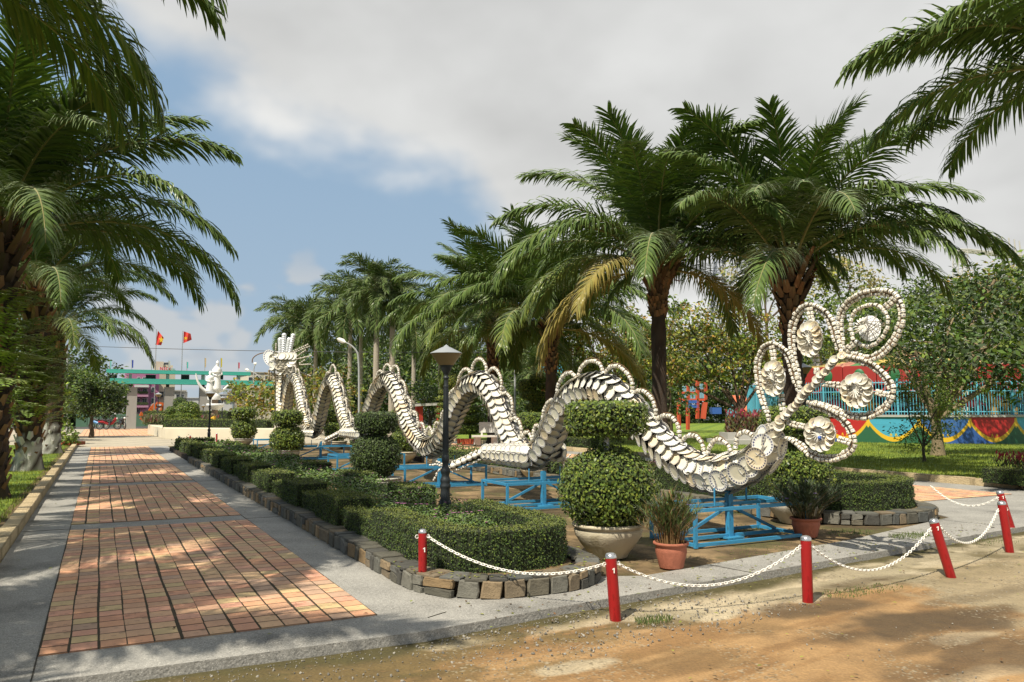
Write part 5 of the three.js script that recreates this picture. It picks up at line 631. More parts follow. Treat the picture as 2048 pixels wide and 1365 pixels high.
function tree(label, base, d, blobs, pal, o = {}) {               // base and blobs in pixels of the view, d metres deep
  const b = at(base[0], base[1], d), yb = o.y ?? .08; b.y = yb; const T = thing(o.name ?? 'tree', label, o.cat ?? 'tree', b, o.group), R = rng(Math.floor(base[0] * 13 + base[1] * 7 + d)), k = d / 1585, lf = new MB(), wd = new MB(), size = (o.size ?? Math.max(.10, d * .0042)) * 1.35, tr = o.r ?? .16, tops = [];
  for (const [cx, cy, rx, ry, dz = 0] of blobs) { const c = at(cx, cy, d + dz), rz = rx * k * (o.deep ?? .9); const cl = crownLeaves(lf, R, c, rx * k, ry * k, rz, Math.floor((o.n ?? 1) * 8.5 * rx * ry * k * k * 3.1 / (size * size)), size, PAL[pal], Math.max(8, Math.floor((o.clumps ?? 40) * Math.sqrt(rx * ry) / 70)), o.lens); tops.push([c, cl]); }
  const fork = V3(b.x, 0, b.z); let cy = 0; for (const [c] of tops) cy += c.y / tops.length; fork.y = lerp(yb, cy, o.fork ?? .5);
  const bc = o.bark ?? [.10, .07, .045]; if (!o.multi) wd.tube([V3(b.x, yb - .1, b.z), V3(b.x + .04, lerp(yb, fork.y, .25), b.z), V3(b.x - .03, lerp(yb, fork.y, .6), b.z + .03), fork], [tr * 1.45, tr * 1.05, tr * .9, tr * .8], 10, bc);
  for (const [c, cl] of tops) { const s = o.multi ? V3(b.x + (R() - .5) * .3, yb, b.z + (R() - .5) * .3) : fork, m = s.clone().lerp(c, .5).add(V3((R() - .5) * .3, -.1, (R() - .5) * .3)); wd.tube([s, m, c], [tr * .6, tr * .42, tr * .25], 7, bc); for (const q of cl.slice(0, 6)) wd.tube([c.clone().lerp(m, R() * .5), q.p], [tr * .2, tr * .06], 5, bc); }
  if (o.flowers) { const f = new MB(); for (const [c, cl] of tops) for (const q of cl) if (R() < o.flowers.share) for (let j = 0; j < 26; j++) { const p = q.p.clone().add(unit(R).multiplyScalar(q.s * .7)).add(V3(0, q.s * .5, 0)), nn = unit(R), dd = unit(R); dd.addScaledVector(nn, -dd.dot(nn)).normalize(); f.leaf(p, dd, nn, size * .8, size * .4, jit(o.flowers.c, R, .3)); } stuff(f.mesh('blossom', M_leaf, T)); }
  wd.mesh('trunk', M_treeBark, T); stuff(lf.mesh('foliage', M_leaf, T)); return T; }
// right side
tree('big dark tree with a thick pale trunk standing on the lawn before the painted wall', [1876, 912], 28, [[1900, 650, 120, 80], [2000, 610, 120, 90], [1830, 700, 90, 50], [1950, 730, 110, 50], [2060, 700, 80, 100], [1760, 640, 60, 50, 4], [1990, 560, 80, 40], [1890, 735, 70, 30, -3], [1980, 690, 80, 40, -4], [1780, 690, 50, 36, 3]], 'dark', { r: .2, fork: .30, bark: [.26, .20, .12], size: .17, n: .8, clumps: 40 });
tree('slim young tree with feathery green leaves on the lawn, left of the thick pale trunk', [1848, 926], 24.5, [[1850, 790, 62, 62], [1842, 855, 50, 50], [1880, 830, 55, 55], [1900, 770, 60, 30], [1810, 770, 40, 50]], 'fern', { r: .05, fork: .25, size: .07, n: .33, clumps: 20, bark: [.09, .07, .05] });
tree('broad yellow green tree at the right edge above the dark tree', [2080, 880], 34, [[1990, 560, 70, 40], [2060, 570, 70, 60], [1930, 590, 60, 40], [2060, 650, 80, 80]], 'yellow', { r: .2, n: .7, size: .15 });
tree('leafy green tree behind the tail ornament of the sculpture', [1660, 880], 44, [[1620, 650, 60, 55], [1690, 640, 70, 50], [1760, 630, 70, 55], [1800, 690, 60, 60], [1700, 710, 80, 40]], 'mid', { n: .8 });
tree('dense tree mass filling in behind the painted merry-go-round', [1820, 870], 58, [[1800, 650, 80, 80], [1880, 640, 90, 90], [1960, 640, 80, 90], [2050, 660, 90, 110]], 'dark', { n: .9 });
tree('yellowish brown tree behind the highest arch of the sculpture', [1262, 880], 43, [[1180, 690, 70, 60], [1250, 660, 60, 50], [1310, 690, 70, 60], [1230, 740, 80, 45], [1150, 740, 60, 45]], 'yellow', { n: .85, r: .14, fork: .4 });
tree('wide yellowish tree with spreading limbs left of the tail ornament', [1482, 884], 41, [[1380, 655, 60, 45], [1440, 650, 70, 50], [1510, 665, 60, 50], [1400, 720, 80, 50], [1490, 730, 80, 45], [1550, 720, 40, 50], [1340, 740, 50, 40]], 'yellow', { n: .85, r: .16, fork: .32 });
tree('tall pale green tree with cream blossom, rising between the two tall oil palms', [1540, 870], 60, [[1490, 550, 45, 32], [1560, 575, 60, 38], [1530, 520, 50, 28], [1470, 595, 30, 20], [1620, 560, 60, 40]], 'light', { n: .6, r: .15, fork: .72, flowers: { share: .3, c: [.45, .40, .18] }, size: .28 });
tree('pale blossoming tree just right of the tail end palm trunk', [1700, 870], 60, [[1700, 570, 60, 45], [1740, 600, 45, 40], [1660, 540, 40, 30]], 'light', { n: .6, r: .15, fork: .7, flowers: { share: .3, c: [.42, .36, .15] }, size: .28 });
tree('green tree partly hidden behind the trunk of the tall dark oil palm', [1340, 860], 55, [[1350, 610, 25, 30], [1340, 650, 45, 40], [1290, 700, 60, 50]], 'mid', { n: .8 });
// middle
tree('loose yellowish tree behind the second arch from the head', [640, 858], 55, [[620, 775, 45, 40], [660, 770, 40, 45], [690, 800, 40, 35], [595, 810, 35, 30]], 'yellow', { n: .8, r: .1, multi: true });
tree('bushy olive coloured tree with many thin stems near the head of the sculpture', [520, 862], 52, [[490, 790, 38, 32], [530, 785, 40, 32], [555, 810, 36, 32], [505, 815, 40, 22]], 'yellow', { n: .9, r: .09, multi: true });
tree('dark tree mass behind the royal palm trunks', [780, 850], 82, [[740, 760, 60, 60], [800, 750, 60, 60], [850, 770, 60, 60], [700, 790, 50, 40]], 'dark', { n: .9 });
tree('dark green tree left of the oil palms by the bench', [905, 850], 70, [[880, 740, 60, 60], [930, 720, 60, 60], [910, 790, 70, 40], [970, 760, 60, 60]], 'dark', { n: .9 });
tree('mid green tree behind the two oil palms by the bench', [1040, 855], 62, [[1010, 730, 60, 50], [1060, 710, 60, 55], [1050, 770, 70, 45], [1110, 740, 60, 60], [1130, 690, 50, 40]], 'mid', { n: .8 });
tree('low dark tree behind the topiary cones', [860, 862], 56, [[850, 800, 50, 40], [900, 810, 50, 40], [960, 800, 60, 45], [1010, 800, 50, 40]], 'dark', { n: .9 });
tree('low shady tree beyond the lawn behind the large topiary', [1180, 866], 56, [[1120, 790, 60, 40], [1190, 790, 60, 45], [1260, 790, 60, 40], [1330, 800, 60, 40]], 'dark', { n: .9 });
// left
tree('rounded olive tree overhanging the far end of the path', [182, 862], 50, [[165, 790, 48, 42], [205, 785, 38, 38], [130, 780, 44, 46], [190, 820, 40, 26], [225, 800, 20, 26]], 'dark', { n: 2.0, r: .12, size: .15 });
tree('dark tree far off behind the olive tree on the left', [160, 845], 95, [[150, 722, 32, 26], [185, 725, 26, 24], [110, 730, 40, 34]], 'dark', { n: 1 });
tree('dark green tree behind the ferny palm trunks', [70, 870], 44, [[60, 790, 50, 60], [100, 800, 40, 50], [20, 800, 50, 70], [10, 720, 50, 50]], 'mid', { n: 1.3 });
tree('clipped conical shrub between the palm trunks and the path', [108, 878], 40, [[110, 830, 22, 26], [112, 856, 25, 20], [108, 806, 16, 20]], 'mid', { name: 'shrub', cat: 'shrub', n: 1.6, clumps: 60, r: .05 });
tree('yellow green shrub spilling over the orange planter by the path', [128, 888], 37, [[122, 878, 26, 11], [140, 874, 14, 12]], 'fern', { name: 'shrub', cat: 'shrub', n: 1.4, r: .03, multi: true });
{ // far wood closing the view
  const R = rng(808), mb = new MB(); for (let k = 0; k < 26; k++) { const cx = 600 + k * 58, c = at(cx + (R() - .5) * 30, 770 + (R() - .5) * 30, 100 + R() * 12), r = 4.2 + R() * 1.5; crownLeaves(mb, R, c, r, r * (1.0 + R() * .5), r, 5200, .55, PAL.dark, 44); } for (let k = 0; k < 5; k++) { const c = at(-120 + k * 75, 800, 90); crownLeaves(mb, R, c, 4, 4, 4, 4200, .5, PAL.dark, 40); }
  tag(stuff(mb.mesh('wood', M_leaf)), 'far belt of dark trees closing the park behind the sculpture', 'trees'); }
// clipped conifers: tiers and pompons
function tiers(label, px, py, d, list, pal, name = 'topiary', group) { const b = at(px, py, d).setY(.1), T = thing(name, label, 'topiary', b, group), R = rng(px + py), k = d / 1585, lf = new MB(), core = new MB(), size = Math.max(.06, d * .0021); let top = 0;
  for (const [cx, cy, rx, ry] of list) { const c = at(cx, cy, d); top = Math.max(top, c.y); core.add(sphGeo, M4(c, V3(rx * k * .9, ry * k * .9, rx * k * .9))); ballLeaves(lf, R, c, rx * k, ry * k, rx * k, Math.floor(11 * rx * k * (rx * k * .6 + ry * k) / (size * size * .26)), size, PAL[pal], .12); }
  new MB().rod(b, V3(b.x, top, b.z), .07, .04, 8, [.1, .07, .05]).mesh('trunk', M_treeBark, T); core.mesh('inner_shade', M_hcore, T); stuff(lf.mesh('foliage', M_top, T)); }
tiers('slim light green topiary cone clipped into stacked discs, right of the lamp post', 886, 872, 36, [[888, 765, 8, 10], [887, 785, 11, 5], [886, 797, 13, 5], [887, 809, 12, 5], [885, 821, 15, 5], [886, 833, 14, 5], [885, 846, 17, 6], [886, 860, 16, 6]], 'light');
tiers('tall rounded light green topiary behind the arch right of the lamp post', 905, 870, 40, [[905, 765, 18, 18], [903, 790, 18, 14], [906, 815, 18, 14]], 'light');
tiers('dark tiered topiary standing behind the white bench', 940, 884, 44, [[942, 770, 8, 10], [940, 800, 16, 7], [938, 820, 22, 7], [940, 838, 26, 8], [938, 858, 28, 10]], 'mid');
tiers('cloud pruned tree with round green pads behind the arches', 1072, 868, 44, [[1053, 772, 18, 14], [1075, 758, 16, 12], [1088, 768, 13, 12], [1062, 790, 20, 12], [1082, 797, 18, 14], [1070, 815, 20, 10]], 'light');
tiers('large clipped dome topiary with three tiers on the round planter near the gate', 377, 848, 54.5, [[376, 820, 22, 17], [376, 830, 24, 5], [376, 837, 25, 5], [377, 844, 25, 5]], 'mid');
tiers('small clipped dome topiary left of the large dome on the planter', 341, 845, 55.5, [[342, 822, 10, 9], [341, 832, 11, 5], [341, 839, 12, 5]], 'mid');
tiers('dark egg shaped topiary behind the large clipped dome', 359, 840, 57, [[359, 808, 12, 13], [360, 825, 11, 14]], 'dark');

// ---------------------------------------------------------------- the gate, the statue and the town behind
const onBox = (mb, x0, y0, x1, y1, u, dep, col) => { const a = onU(x0, y1, u), b = onU(x1, y1, u), t = onU((x0 + x1) / 2, y0, u), l = onU((x0 + x1) / 2, y1, u); mb.box((a.x + b.x) / 2, (t.y + l.y) / 2, -u - dep / 2, b.x - a.x, t.y - l.y, dep, col); return mb; };
const partBox = (T, name, mat, x0, y0, x1, y1, u, dep, y) => { const mb = new MB(), a = onU(x0, y1, u), b = onU(x1, y1, u), t = onU((x0 + x1) / 2, y0, u), l = y !== undefined ? V3(0, y, 0) : onU((x0 + x1) / 2, y1, u); mb.add(boxGeo, M4(V3((a.x + b.x) / 2, (t.y + l.y) / 2, -u - dep / 2), V3(b.x - a.x, t.y - l.y, dep))); return mb.mesh(name, mat, T); };
const weath = (c, s = .25) => std(c, .88, { map: repTex(noiseTexW, s) }), noiseTexW = noiseTex(256, 256, (x, y) => { const n = tfbm(x, y, 3, 6, 51), st = tfbm(x * 1, y * .25, 8, 4, 52); const q = .72 + .35 * n + .14 * (st - .5); return [q, q, q]; }, true);
const M_teal = weath([.06, .40, .33]), M_pillar = weath([.36, .345, .32]), M_win = std([.05, .06, .07], .15), M_cream = weath([.62, .56, .42]), M_pink = weath([.42, .17, .30]), M_pinkL = weath([.52, .26, .38]), M_wh = weath([.66, .66, .64]), M_dark = std([.03, .03, .03], .6), M_frame = std([.7, .7, .7], .6), M_grey = weath([.40, .39, .36]), M_grn = weath([.10, .20, .13]);
{
  const g = onU(300, 857, 83.6), T = thing('park_gate', 'park gate of two long turquoise beams carried by grey concrete pillars', 'gate', V3(g.x, 0, -84));
  partBox(T, 'beam', M_teal, 212, 741.5, 501, 748.5, 83.6, 1.0); partBox(T, 'beam', M_teal, 219, 759.5, 546, 769.5, 83.2, 1.4);
  for (const [a, b] of [[251, 271], [326, 346], [397, 417], [468, 488]]) { partBox(T, 'pillar', M_pillar, a, 774.5, b, 860, 83.6, 1.0, 0); partBox(T, 'capital', M_dark, a + 6, 769.6, b - 8, 774.4, 83.8, .6); partBox(T, 'strut', M_pillar, a + 6, 748.6, b - 8, 759.4, 83.9, .5); }
  for (const [a, b] of [[217, 233], [291, 311], [362, 378], [430, 446]]) partBox(T, 'opening_block', M_dark, a, 750, b, 759.3, 84.6, .4);
  const f = (label, px, top, base, u, pts, c, star) => { const P = thing('flag', label, 'flag', onU(px, base, u).setY(0)), b = onU(px, base, u), t = onU(px + (base - top) * .012, top, u); new MB().rod(V3(b.x, 0, b.z), t, .05, .035, 8).mesh('flagpole', std([.45, .45, .45], .4, { metalness: .6 }), P);
    const mb = new MB(), nu = 14, nv = 8, q = (i, j) => { const a = i / nu, e = j / nv, A = [lerp(pts[0][0], pts[1][0], a), lerp(pts[0][1], pts[1][1], a)], B = [lerp(pts[3][0], pts[2][0], a), lerp(pts[3][1], pts[2][1], a)]; return onU(lerp(A[0], B[0], e), lerp(A[1], B[1], e), u + .35 * Math.sin(a * 7 + e * 2) * a); };
    for (let i = 0; i < nu; i++) for (let j = 0; j < nv; j++) { const a = q(i, j), bb = q(i + 1, j), c2 = q(i + 1, j + 1), d = q(i, j + 1), n = d.clone().sub(a).cross(bb.clone().sub(a)).normalize(), i0 = mb.vert(a, n, [1, 1, 1]); mb.vert(bb, n, [1, 1, 1]); mb.vert(c2, n, [1, 1, 1]); mb.vert(d, n, [1, 1, 1]); mb.i.push(i0, i0 + 3, i0 + 1, i0 + 1, i0 + 3, i0 + 2); }
    const cl = mb.mesh('cloth', new THREE.MeshPhysicalMaterial({ color: rgb(...c), roughness: .9, transmission: .35, thickness: 0, side: THREE.DoubleSide }), P);
    if (star) { const s = new THREE.Shape(); for (let k = 0; k < 10; k++) { const r = k % 2 ? star[2] * .4 : star[2], a = k * Math.PI / 5 + Math.PI / 2; k ? s.lineTo(Math.cos(a) * r, Math.sin(a) * r) : s.moveTo(Math.cos(a) * r, Math.sin(a) * r); } const sg = new THREE.ExtrudeGeometry(s, { depth: .04, bevelEnabled: false }), sm = sh(new THREE.Mesh(sg, std([.75, .5, .03], .7))); sm.name = 'star'; sm.position.copy(onU(star[0], star[1], u - .45)).sub(P.position); sm.scale.set(star[3], 1, 1); cl.add(sm); } };
  f('red flag with a yellow star hanging curled on the left of two tall poles', 311.5, 659, 742, 86, [[315.5, 662], [327, 676], [322, 691], [310, 690]], [.62, .03, .015], [322, 680, .38, .7]);
  f('red flag with a small yellow star spread on the right of two tall poles', 364, 662, 742, 86, [[367, 663], [381, 668], [383, 680], [366, 687]], [.62, .035, .02], [371, 677, .2, 1]);
  [[219, 722, [.2, .5, .5], 'pale teal'], [263, 720, [.03, .06, .35], 'dark blue'], [302, 725, [.6, .6, .55], 'whitish'], [337, 722, [.5, .5, .45], 'grey'], [373, 724, [.1, .5, .45], 'turquoise'], [409, 716, [.6, .42, .25], 'orange beige'], [441, 716, [.6, .45, .03], 'yellow'], [476, 725, [.6, .05, .12], 'crimson']].forEach(([px, top, c, nm]) => { const b = onU(px, 742, 85.5), t = onU(px, top, 85.5), P = thing('banner', 'thin ' + nm + ' banner on a short pole above the gate beams', 'banner', b, 'small banners on the gate'); new MB().rod(b, t, .03, .03, 6).mesh('pole', M_grey, P); const m = new MB(); m.box(t.x + .08, lerp(b.y, t.y, .62), b.z, .15, (t.y - b.y) * .7, .03); m.mesh('cloth', std(c, .8), P); });
}
const bulb = new THREE.IcosahedronGeometry(1, 2);
{ // white statue group on a crescent
  const u = 64, c = onU(425, 785, u), T = thing('statue', 'white statue of two robed figures standing in a crescent boat on a column', 'statue', V3(c.x, 0, c.z)), k = 1 / pxAt(c), M_marble = std([.74, .74, .72], .6), P = (x, y, z = 0) => onU(x, y, u + z);
  const fig = (x, yt, yb, w, seated) => { const H = (yb - yt) * k, b = P(x, yb), g = [[0, 0], [.30, 0], [.31, .1], [.25, .3], [.22, .48], [.24, .55], [.29, .66], [.25, .74], [.10, .79], [.085, .815], [.11, .85], [.12, .9], [.09, .96], [0, 1]].map(([r, y]) => [r * w * k * 2.1, y * H]); const q = new MB(); q.add(lathe(g, 18), M4(b)); for (const s of [-1, 1]) { q.tube([b.clone().add(V3(s * w * k * .5, H * .70, .0)), b.clone().add(V3(s * w * k * .62, H * .55, .15)), b.clone().add(V3(s * w * k * .12, H * .50, .42 * w * k * 1.4))], [.17 * w * k, .14 * w * k, .1 * w * k], 8, null, true); q.tube([b.clone().add(V3(s * w * k * .2, 0, .3 * w * k)), b.clone().add(V3(s * w * k * .22, H * .25, .36 * w * k)), b.clone().add(V3(s * w * k * .1, H * .5, .25 * w * k))], [.2 * w * k, .17 * w * k, .1 * w * k], 7, null, true); } q.add(sphGeo, M4(b.clone().add(V3(0, H * .87, .06 * w * k)), V3(.12 * w * k * 1.6, H * .065, .2 * w * k))); q.mesh('figure', M_marble, T); };
  fig(433, 721, 783, 13); fig(419, 742, 786, 12);
  const cape = new MB(); cape.add(lathe([[.2, 1], [.75, .55], [1, .1], [.9, 0], [.3, .4]].map(([r, y]) => [r * 9.5 * k, y * 15 * k]), 18), M4(P(432.5, 746.5))); cape.mesh('cape', M_marble, T);
  const cr = new MB(), pts = []; for (const [x, y] of [[391.5, 747], [393, 757], [398, 769], [407, 780], [420, 786], [434, 785], [447, 779], [456, 771], [460.5, 767.5]]) pts.push(P(x, y)); const cc = new THREE.CatmullRomCurve3(pts).getPoints(40); cr.tube(cc, cc.map((_, i) => (.45 + 1.25 * Math.sin(i / 40 * Math.PI)) * k * 1.9), 10, null, true); cr.mesh('crescent', M_marble, T);
  const ped = new MB(); ped.add(lathe([[12, 800], [13, 793], [10, 790], [7, 787], [0, 786]].map(([r, y]) => [r * k, 0 + (786 - y) * k]), 24), M4(P(428, 786))); ped.add(lathe([[0, 0], [6, 0], [6, 14], [5.5, 15], [16, 22], [17, 26], [16, 28], [0, 28]].map(([r, y]) => [r * k, y * k]), 24), M4(P(429, 836))); ped.mesh('pedestal', M_marble, T);
  new MB().add(lathe([[0, 0], [6.5, 0], [6.2, 60], [0, 60]].map(([r, y]) => [r * k, y * k]), 18), M4(P(428, 858))).mesh('column', std([.28, .2, .14], .9, { map: noiseTexW }), T);
}
{ // round planter on the plaza with its hedges, ornaments
  const T = thing('planter', 'cream walled planter on the plaza with clipped hedges along its rim', 'planter', onU(430, 870, 60).setY(0)), a = G(310, 877, 0), b = G(545, 881, 0), cen = V3((a.x + b.x) / 2 + 1, 0, (a.z + b.z) / 2 - 6), wall = new MB();
  const M_wall = weath([.62, .56, .43]); const q = [G(331, 878, 0), G(545, 881, 0), G(640, 868, 0), G(560, 856, 0), G(300, 863, 0), G(296, 868, 0)]; const top = .62;
  const s = new THREE.Shape(q.map((p) => new THREE.Vector2(p.x, -p.z))); const g = new THREE.ExtrudeGeometry(s, { depth: top, bevelEnabled: true, bevelSize: .04, bevelThickness: .04, bevelSegments: 1 }); g.rotateX(-Math.PI / 2); const m = sh(new THREE.Mesh(g, M_wall)); m.name = 'wall'; m.position.sub(T.position); T.add(m);
  const H = (label, p0, p1, off, y0, y1, hw, sd) => { const e = [[p0.x, -p0.z + off], [p1.x, -p1.z + off]]; const h = thing('hedge', label, 'hedge', V3(p0.x, y0, p0.z)); hedgeRun(h, e, hw, y0, y1, sd); };
  H('bright clipped hedge along the front rim of the cream planter', G(334, 877, 0), G(545, 880, 0), .8, top, top + .50, .35, 301); H('dark clipped hedge behind the bright one on the cream planter', G(300, 866, 0), G(345, 871, 0), 2, top, top + .75, .4, 302); H('long low hedge farther back on the cream planter', G(300, 860, 0), G(480, 862, 0), 5, top - .2, top + 1.0, .6, 303);
  const R = rng(71), fl = new MB(); for (let k = 0; k < 1500; k++) { const px = 285 + R() * 150, py = 838 + R() * 9, p = at(px, py, 57 + R() * 4); const n = unit(R), d = V3(R() - .5, 1, R() - .5).normalize(); n.addScaledVector(d, -n.dot(d)).normalize(); fl.leaf(p, d, n, .4, .12, jit(R() < .25 ? [.3, .08, .10] : [.10, .11, .03], R, .3)); } tag(stuff(fl.mesh('flower_bed', M_leaf)), 'grassy flower bed round the dome topiaries on the planter', 'flower bed');
  const orn = (label, list, cat = 'ornament') => { const O = thing('ornament', label, cat, at(list[0][1][0][0], 858, 50).setY(top)); for (const [c, pts, dp] of list) { const sp = new THREE.Shape(), o = at(pts[0][0], pts[0][1], 50), r = V3(cY, 0, sY); pts.forEach(([x, y], i) => { const p = at(x, y, 50).sub(o); const X = p.dot(r); i ? sp.lineTo(X, p.y) : sp.moveTo(X, p.y); }); const gg = new THREE.ExtrudeGeometry(sp, { depth: dp ?? .2, bevelEnabled: true, bevelSize: .03, bevelThickness: .05, bevelSegments: 2 }); const mm = sh(new THREE.Mesh(gg, std(c, .5))); mm.name = 'carved_piece'; mm.rotation.y = -YAW; mm.position.copy(o).sub(O.position); O.add(mm); } };
  orn('yellow flame shaped ornament on the planter hedge', [[[.75, .42, .03], [[420, 856], [418, 845], [423, 848], [425, 836], [430, 833.5], [431, 842], [434, 848], [432, 857]]], [[.8, .55, .1], [[423.5, 856], [425, 846], [428, 842], [430, 850], [429, 857]], .3]]);
  orn('red and white curled ornament right of the yellow flame', [[[.5, .03, .03], [[433, 856], [434, 847], [439, 849], [443, 854], [450, 850], [456, 848], [462, 852], [460, 857]]], [[.7, .66, .6], [[440, 857], [446, 852], [455, 851], [448, 857]], .28]]);
  orn('red and white curled ornament left of the yellow flame', [[[.5, .03, .03], [[403, 857], [404, 850], [408, 847], [413, 852], [418, 854], [417, 858]]], [[.7, .66, .6], [[376, 857], [380, 852], [388, 850], [392, 856], [386, 858]], .24]]);
}
// buildings across the street
const windows = (T, wall, list, u, frame = M_frame) => { for (const [x0, y0, x1, y1] of list) { const w = partBox(T, 'window', frame, x0 - .7, y0 - .7, x1 + .7, y1 + .7, u - .10, .12); const g = partBox(w, 'pane', M_win, x0, y0, (x0 + x1) / 2 - .25, y1, u - .16, .05); partBox(w, 'pane', M_win, (x0 + x1) / 2 + .25, y0, x1, y1, u - .16, .05); } };
{
  const U = 128, B = thing('building', 'pink four storey house with white windows and balconies behind the gate', 'building', onU(280, 850, U).setY(0)); partBox(B, 'wall', M_pink, 248, 743, 314, 860, U, 12, 0); partBox(B, 'wall_panel', M_pinkL, 270, 772, 296, 850, U - .25, .25);
  windows(B, 0, [[274, 755, 279, 762], [285, 755, 292, 762], [303, 757, 308, 765], [273, 778, 279, 785], [285, 778, 293, 785], [302, 775, 309, 785], [273, 798, 279, 806], [284, 798, 293, 806], [302, 797, 309, 807], [273, 819, 279, 826], [302, 819, 309, 828]], U - .3);
  for (const y of [790, 811.5, 832]) { partBox(B, 'balcony', M_pinkL, 271, y, 296, y + 4, U - 1.4, 1.1); } partBox(B, 'balcony', M_wh, 269, 770, 297, 775, U - 1.6, 1.3);
  const gm = new MB(), R = rng(4); for (const y of [789, 811]) for (let k = 0; k < 130; k++) { const p = onU(272 + R() * 23, y - R() * 2.5, U - 1.2); gm.leaf(p, V3(0, 1, 0), V3(0, 0, 1), .3, .2, jit([.06, .09, .02], R)); } stuff(gm.mesh('balcony_plants', M_leaf, B));
  const N = thing('building', 'cream tower block with a rooftop hotel sign behind the pink house', 'building', onU(330, 850, 140).setY(0)); partBox(N, 'wall', M_cream, 312, 743, 346, 860, 140, 14, 0); partBox(N, 'roof_block', M_cream, 311, 723.5, 326, 742.5, 140, 6); partBox(N, 'roof_block', M_cream, 326.3, 731, 345, 742.5, 141, 6); windows(N, 0, [[327, 725.5, 337, 730]], 142); windows(N, 0, [[317, 784, 326, 795], [330, 784, 336, 795]], 139.8, M_cream);
  const sg = partBox(N, 'sign', M_wh, 317, 735, 345, 743, 138.5, .3);
  const txt = (str, x, y, h, u, mat, parent, sc = 1) => { const g = new TextGeometry(str, { font, size: 1, depth: .12, curveSegments: 3 }); const p = onU(x, y, u), s = h / pxAt(p) * 1.36, m = sh(new THREE.Mesh(g, mat)); m.name = 'lettering'; m.scale.set(s * sc, s, .6); m.position.copy(p).sub(offsetOf(parent)); parent.add(m); };
  const M_rt = std([.55, .02, .03], .5), M_gt = std([.05, .3, .12], .5); txt('NICE', 318.5, 740.5, 4.2, 138.2, M_rt, sg, 1.15); txt('HOTEL', 335, 741, 2.6, 138.2, M_gt, sg, .95);
  const L = thing('billboard', 'white street billboard with red letters beside the excavator', 'sign', onU(320, 850, 116).setY(0)); const lb = partBox(L, 'board', M_wh, 316, 817, 330, 829, 116, .3); partBox(L, 'post', M_grey, 322, 829, 324, 850, 116.1, .2, 0); txt('NICE', 317, 825.5, 4.5, 115.8, M_rt, lb, 1.0);
  const blk = (label, x0, y0, x1, u, mat, wins, extra) => { const T = thing('building', label, 'building', onU((x0 + x1) / 2, 850, u).setY(0)); partBox(T, 'wall', mat, x0, y0, x1, 858, u, 10, 0); partBox(T, 'parapet', mat, x0 - .5, y0 - 1.2, x1 + .5, y0 - .05, u - .15, 10.3); windows(T, 0, wins, u - .05); if (extra) extra(T); };
  blk('white house wall left of the pink house', 234, 762, 247.5, 126, M_wh, [[238, 776, 243, 784], [238, 798, 243, 806]]);
  blk('pale grey flat roofed house right of the gate pillars', 430, 790, 462, 135, M_wh, [[447, 775 + 20, 452, 802], [455, 795, 459, 802], [436, 800, 441, 808]]);
  blk('beige flat roofed house behind the end of the upper gate beam', 494, 746, 560, 140, M_cream, [[512, 752, 520, 762], [530, 752, 538, 762], [497, 755, 503, 763]]);
  blk('low white warehouse between the second and third pillar', 371, 797, 398, 150, M_wh, [[376, 806, 381, 812]]);
  blk('greenish low house with a metal roof behind the dome topiaries', 348, 784, 372, 156, M_grey, [[352, 790, 357, 796], [362, 790, 367, 796]], (T) => partBox(T, 'roof', M_grey, 347, 780.5, 373, 783, 155.5, 11));
  blk('blue grey house front behind the third gate pillar', 459, 772, 494, 145, weath([.30, .36, .42]), [[463, 776, 471, 784], [476, 776, 484, 784], [463, 794, 471, 803]]);
  blk('long white shop front behind the parked motorbikes', 196, 800, 234, 130, M_wh, [[206, 806, 214, 816], [222, 806, 229, 816]]);
}
{ // green metal hoarding, panel by panel
  const F = (label, x0, x1, yt, u) => { const a = onU(x0, 857, u), b = onU(x1, 857, u), T = thing('fence', label, 'fence', V3((a.x + b.x) / 2, 0, -u)), h = onU((x0 + x1) / 2, yt, u).y, n = Math.round((b.x - a.x) / 1.1), g = boxGeo; for (let k = 0; k < n; k++) { const m = sh(new THREE.Mesh(g, k % 3 === 1 ? M_grn2 : M_grn)); m.name = 'panel'; m.scale.set((b.x - a.x) / n - .04, h, .05 + (k % 2) * .04); m.position.set(lerp(a.x, b.x, (k + .5) / n), h / 2, -u).sub(T.position); T.add(m); } };
  var M_grn2 = weath([.13, .23, .16]); F('green corrugated hoarding behind the first gate pillar and the motorbikes', 150, 330, 829, 96); F('green corrugated hoarding right of the statue column', 425, 500, 829, 94); }
{ // excavator arm
  const u = 92, T = thing('excavator', 'orange excavator with its bent arm raised behind the gate', 'excavator', onU(290, 850, u).setY(0)), M_or = std([.55, .11, .015], .5), P = (x, y, z = 0) => onU(x, y, u + z), b = (nm, pts, w, z = 0, mat = M_or) => { const mb = new MB(); for (let k = 0; k + 1 < pts.length; k++) mb.bar(P(...pts[k], z), P(...pts[k + 1], z), w, w * .7); mb.mesh(nm, mat, T); };
  b('boom', [[325, 811], [312, 809], [303, 819]], .75); b('stick', [[303, 819], [295, 834]], .7); b('bucket', [[287, 826], [283, 834], [288, 839], [296, 838]], .8); b('ram', [[310, 806], [301, 812]], .2, -.2, M_grey); b('link', [[302, 836], [304, 829], [300, 824]], .22, -.2, M_dark); partBox(T, 'cab', M_or, 322, 806, 334, 838, u + .5, 2.2); partBox(T, 'track', M_dark, 316, 840, 340, 852, u, 2.6, 0); partBox(T, 'lettering_panel', M_wh, 314, 808.8, 322, 812, u - .5, .1); }
function wheelGeo(r, t) { return new THREE.TorusGeometry(r, t, 8, 20); }
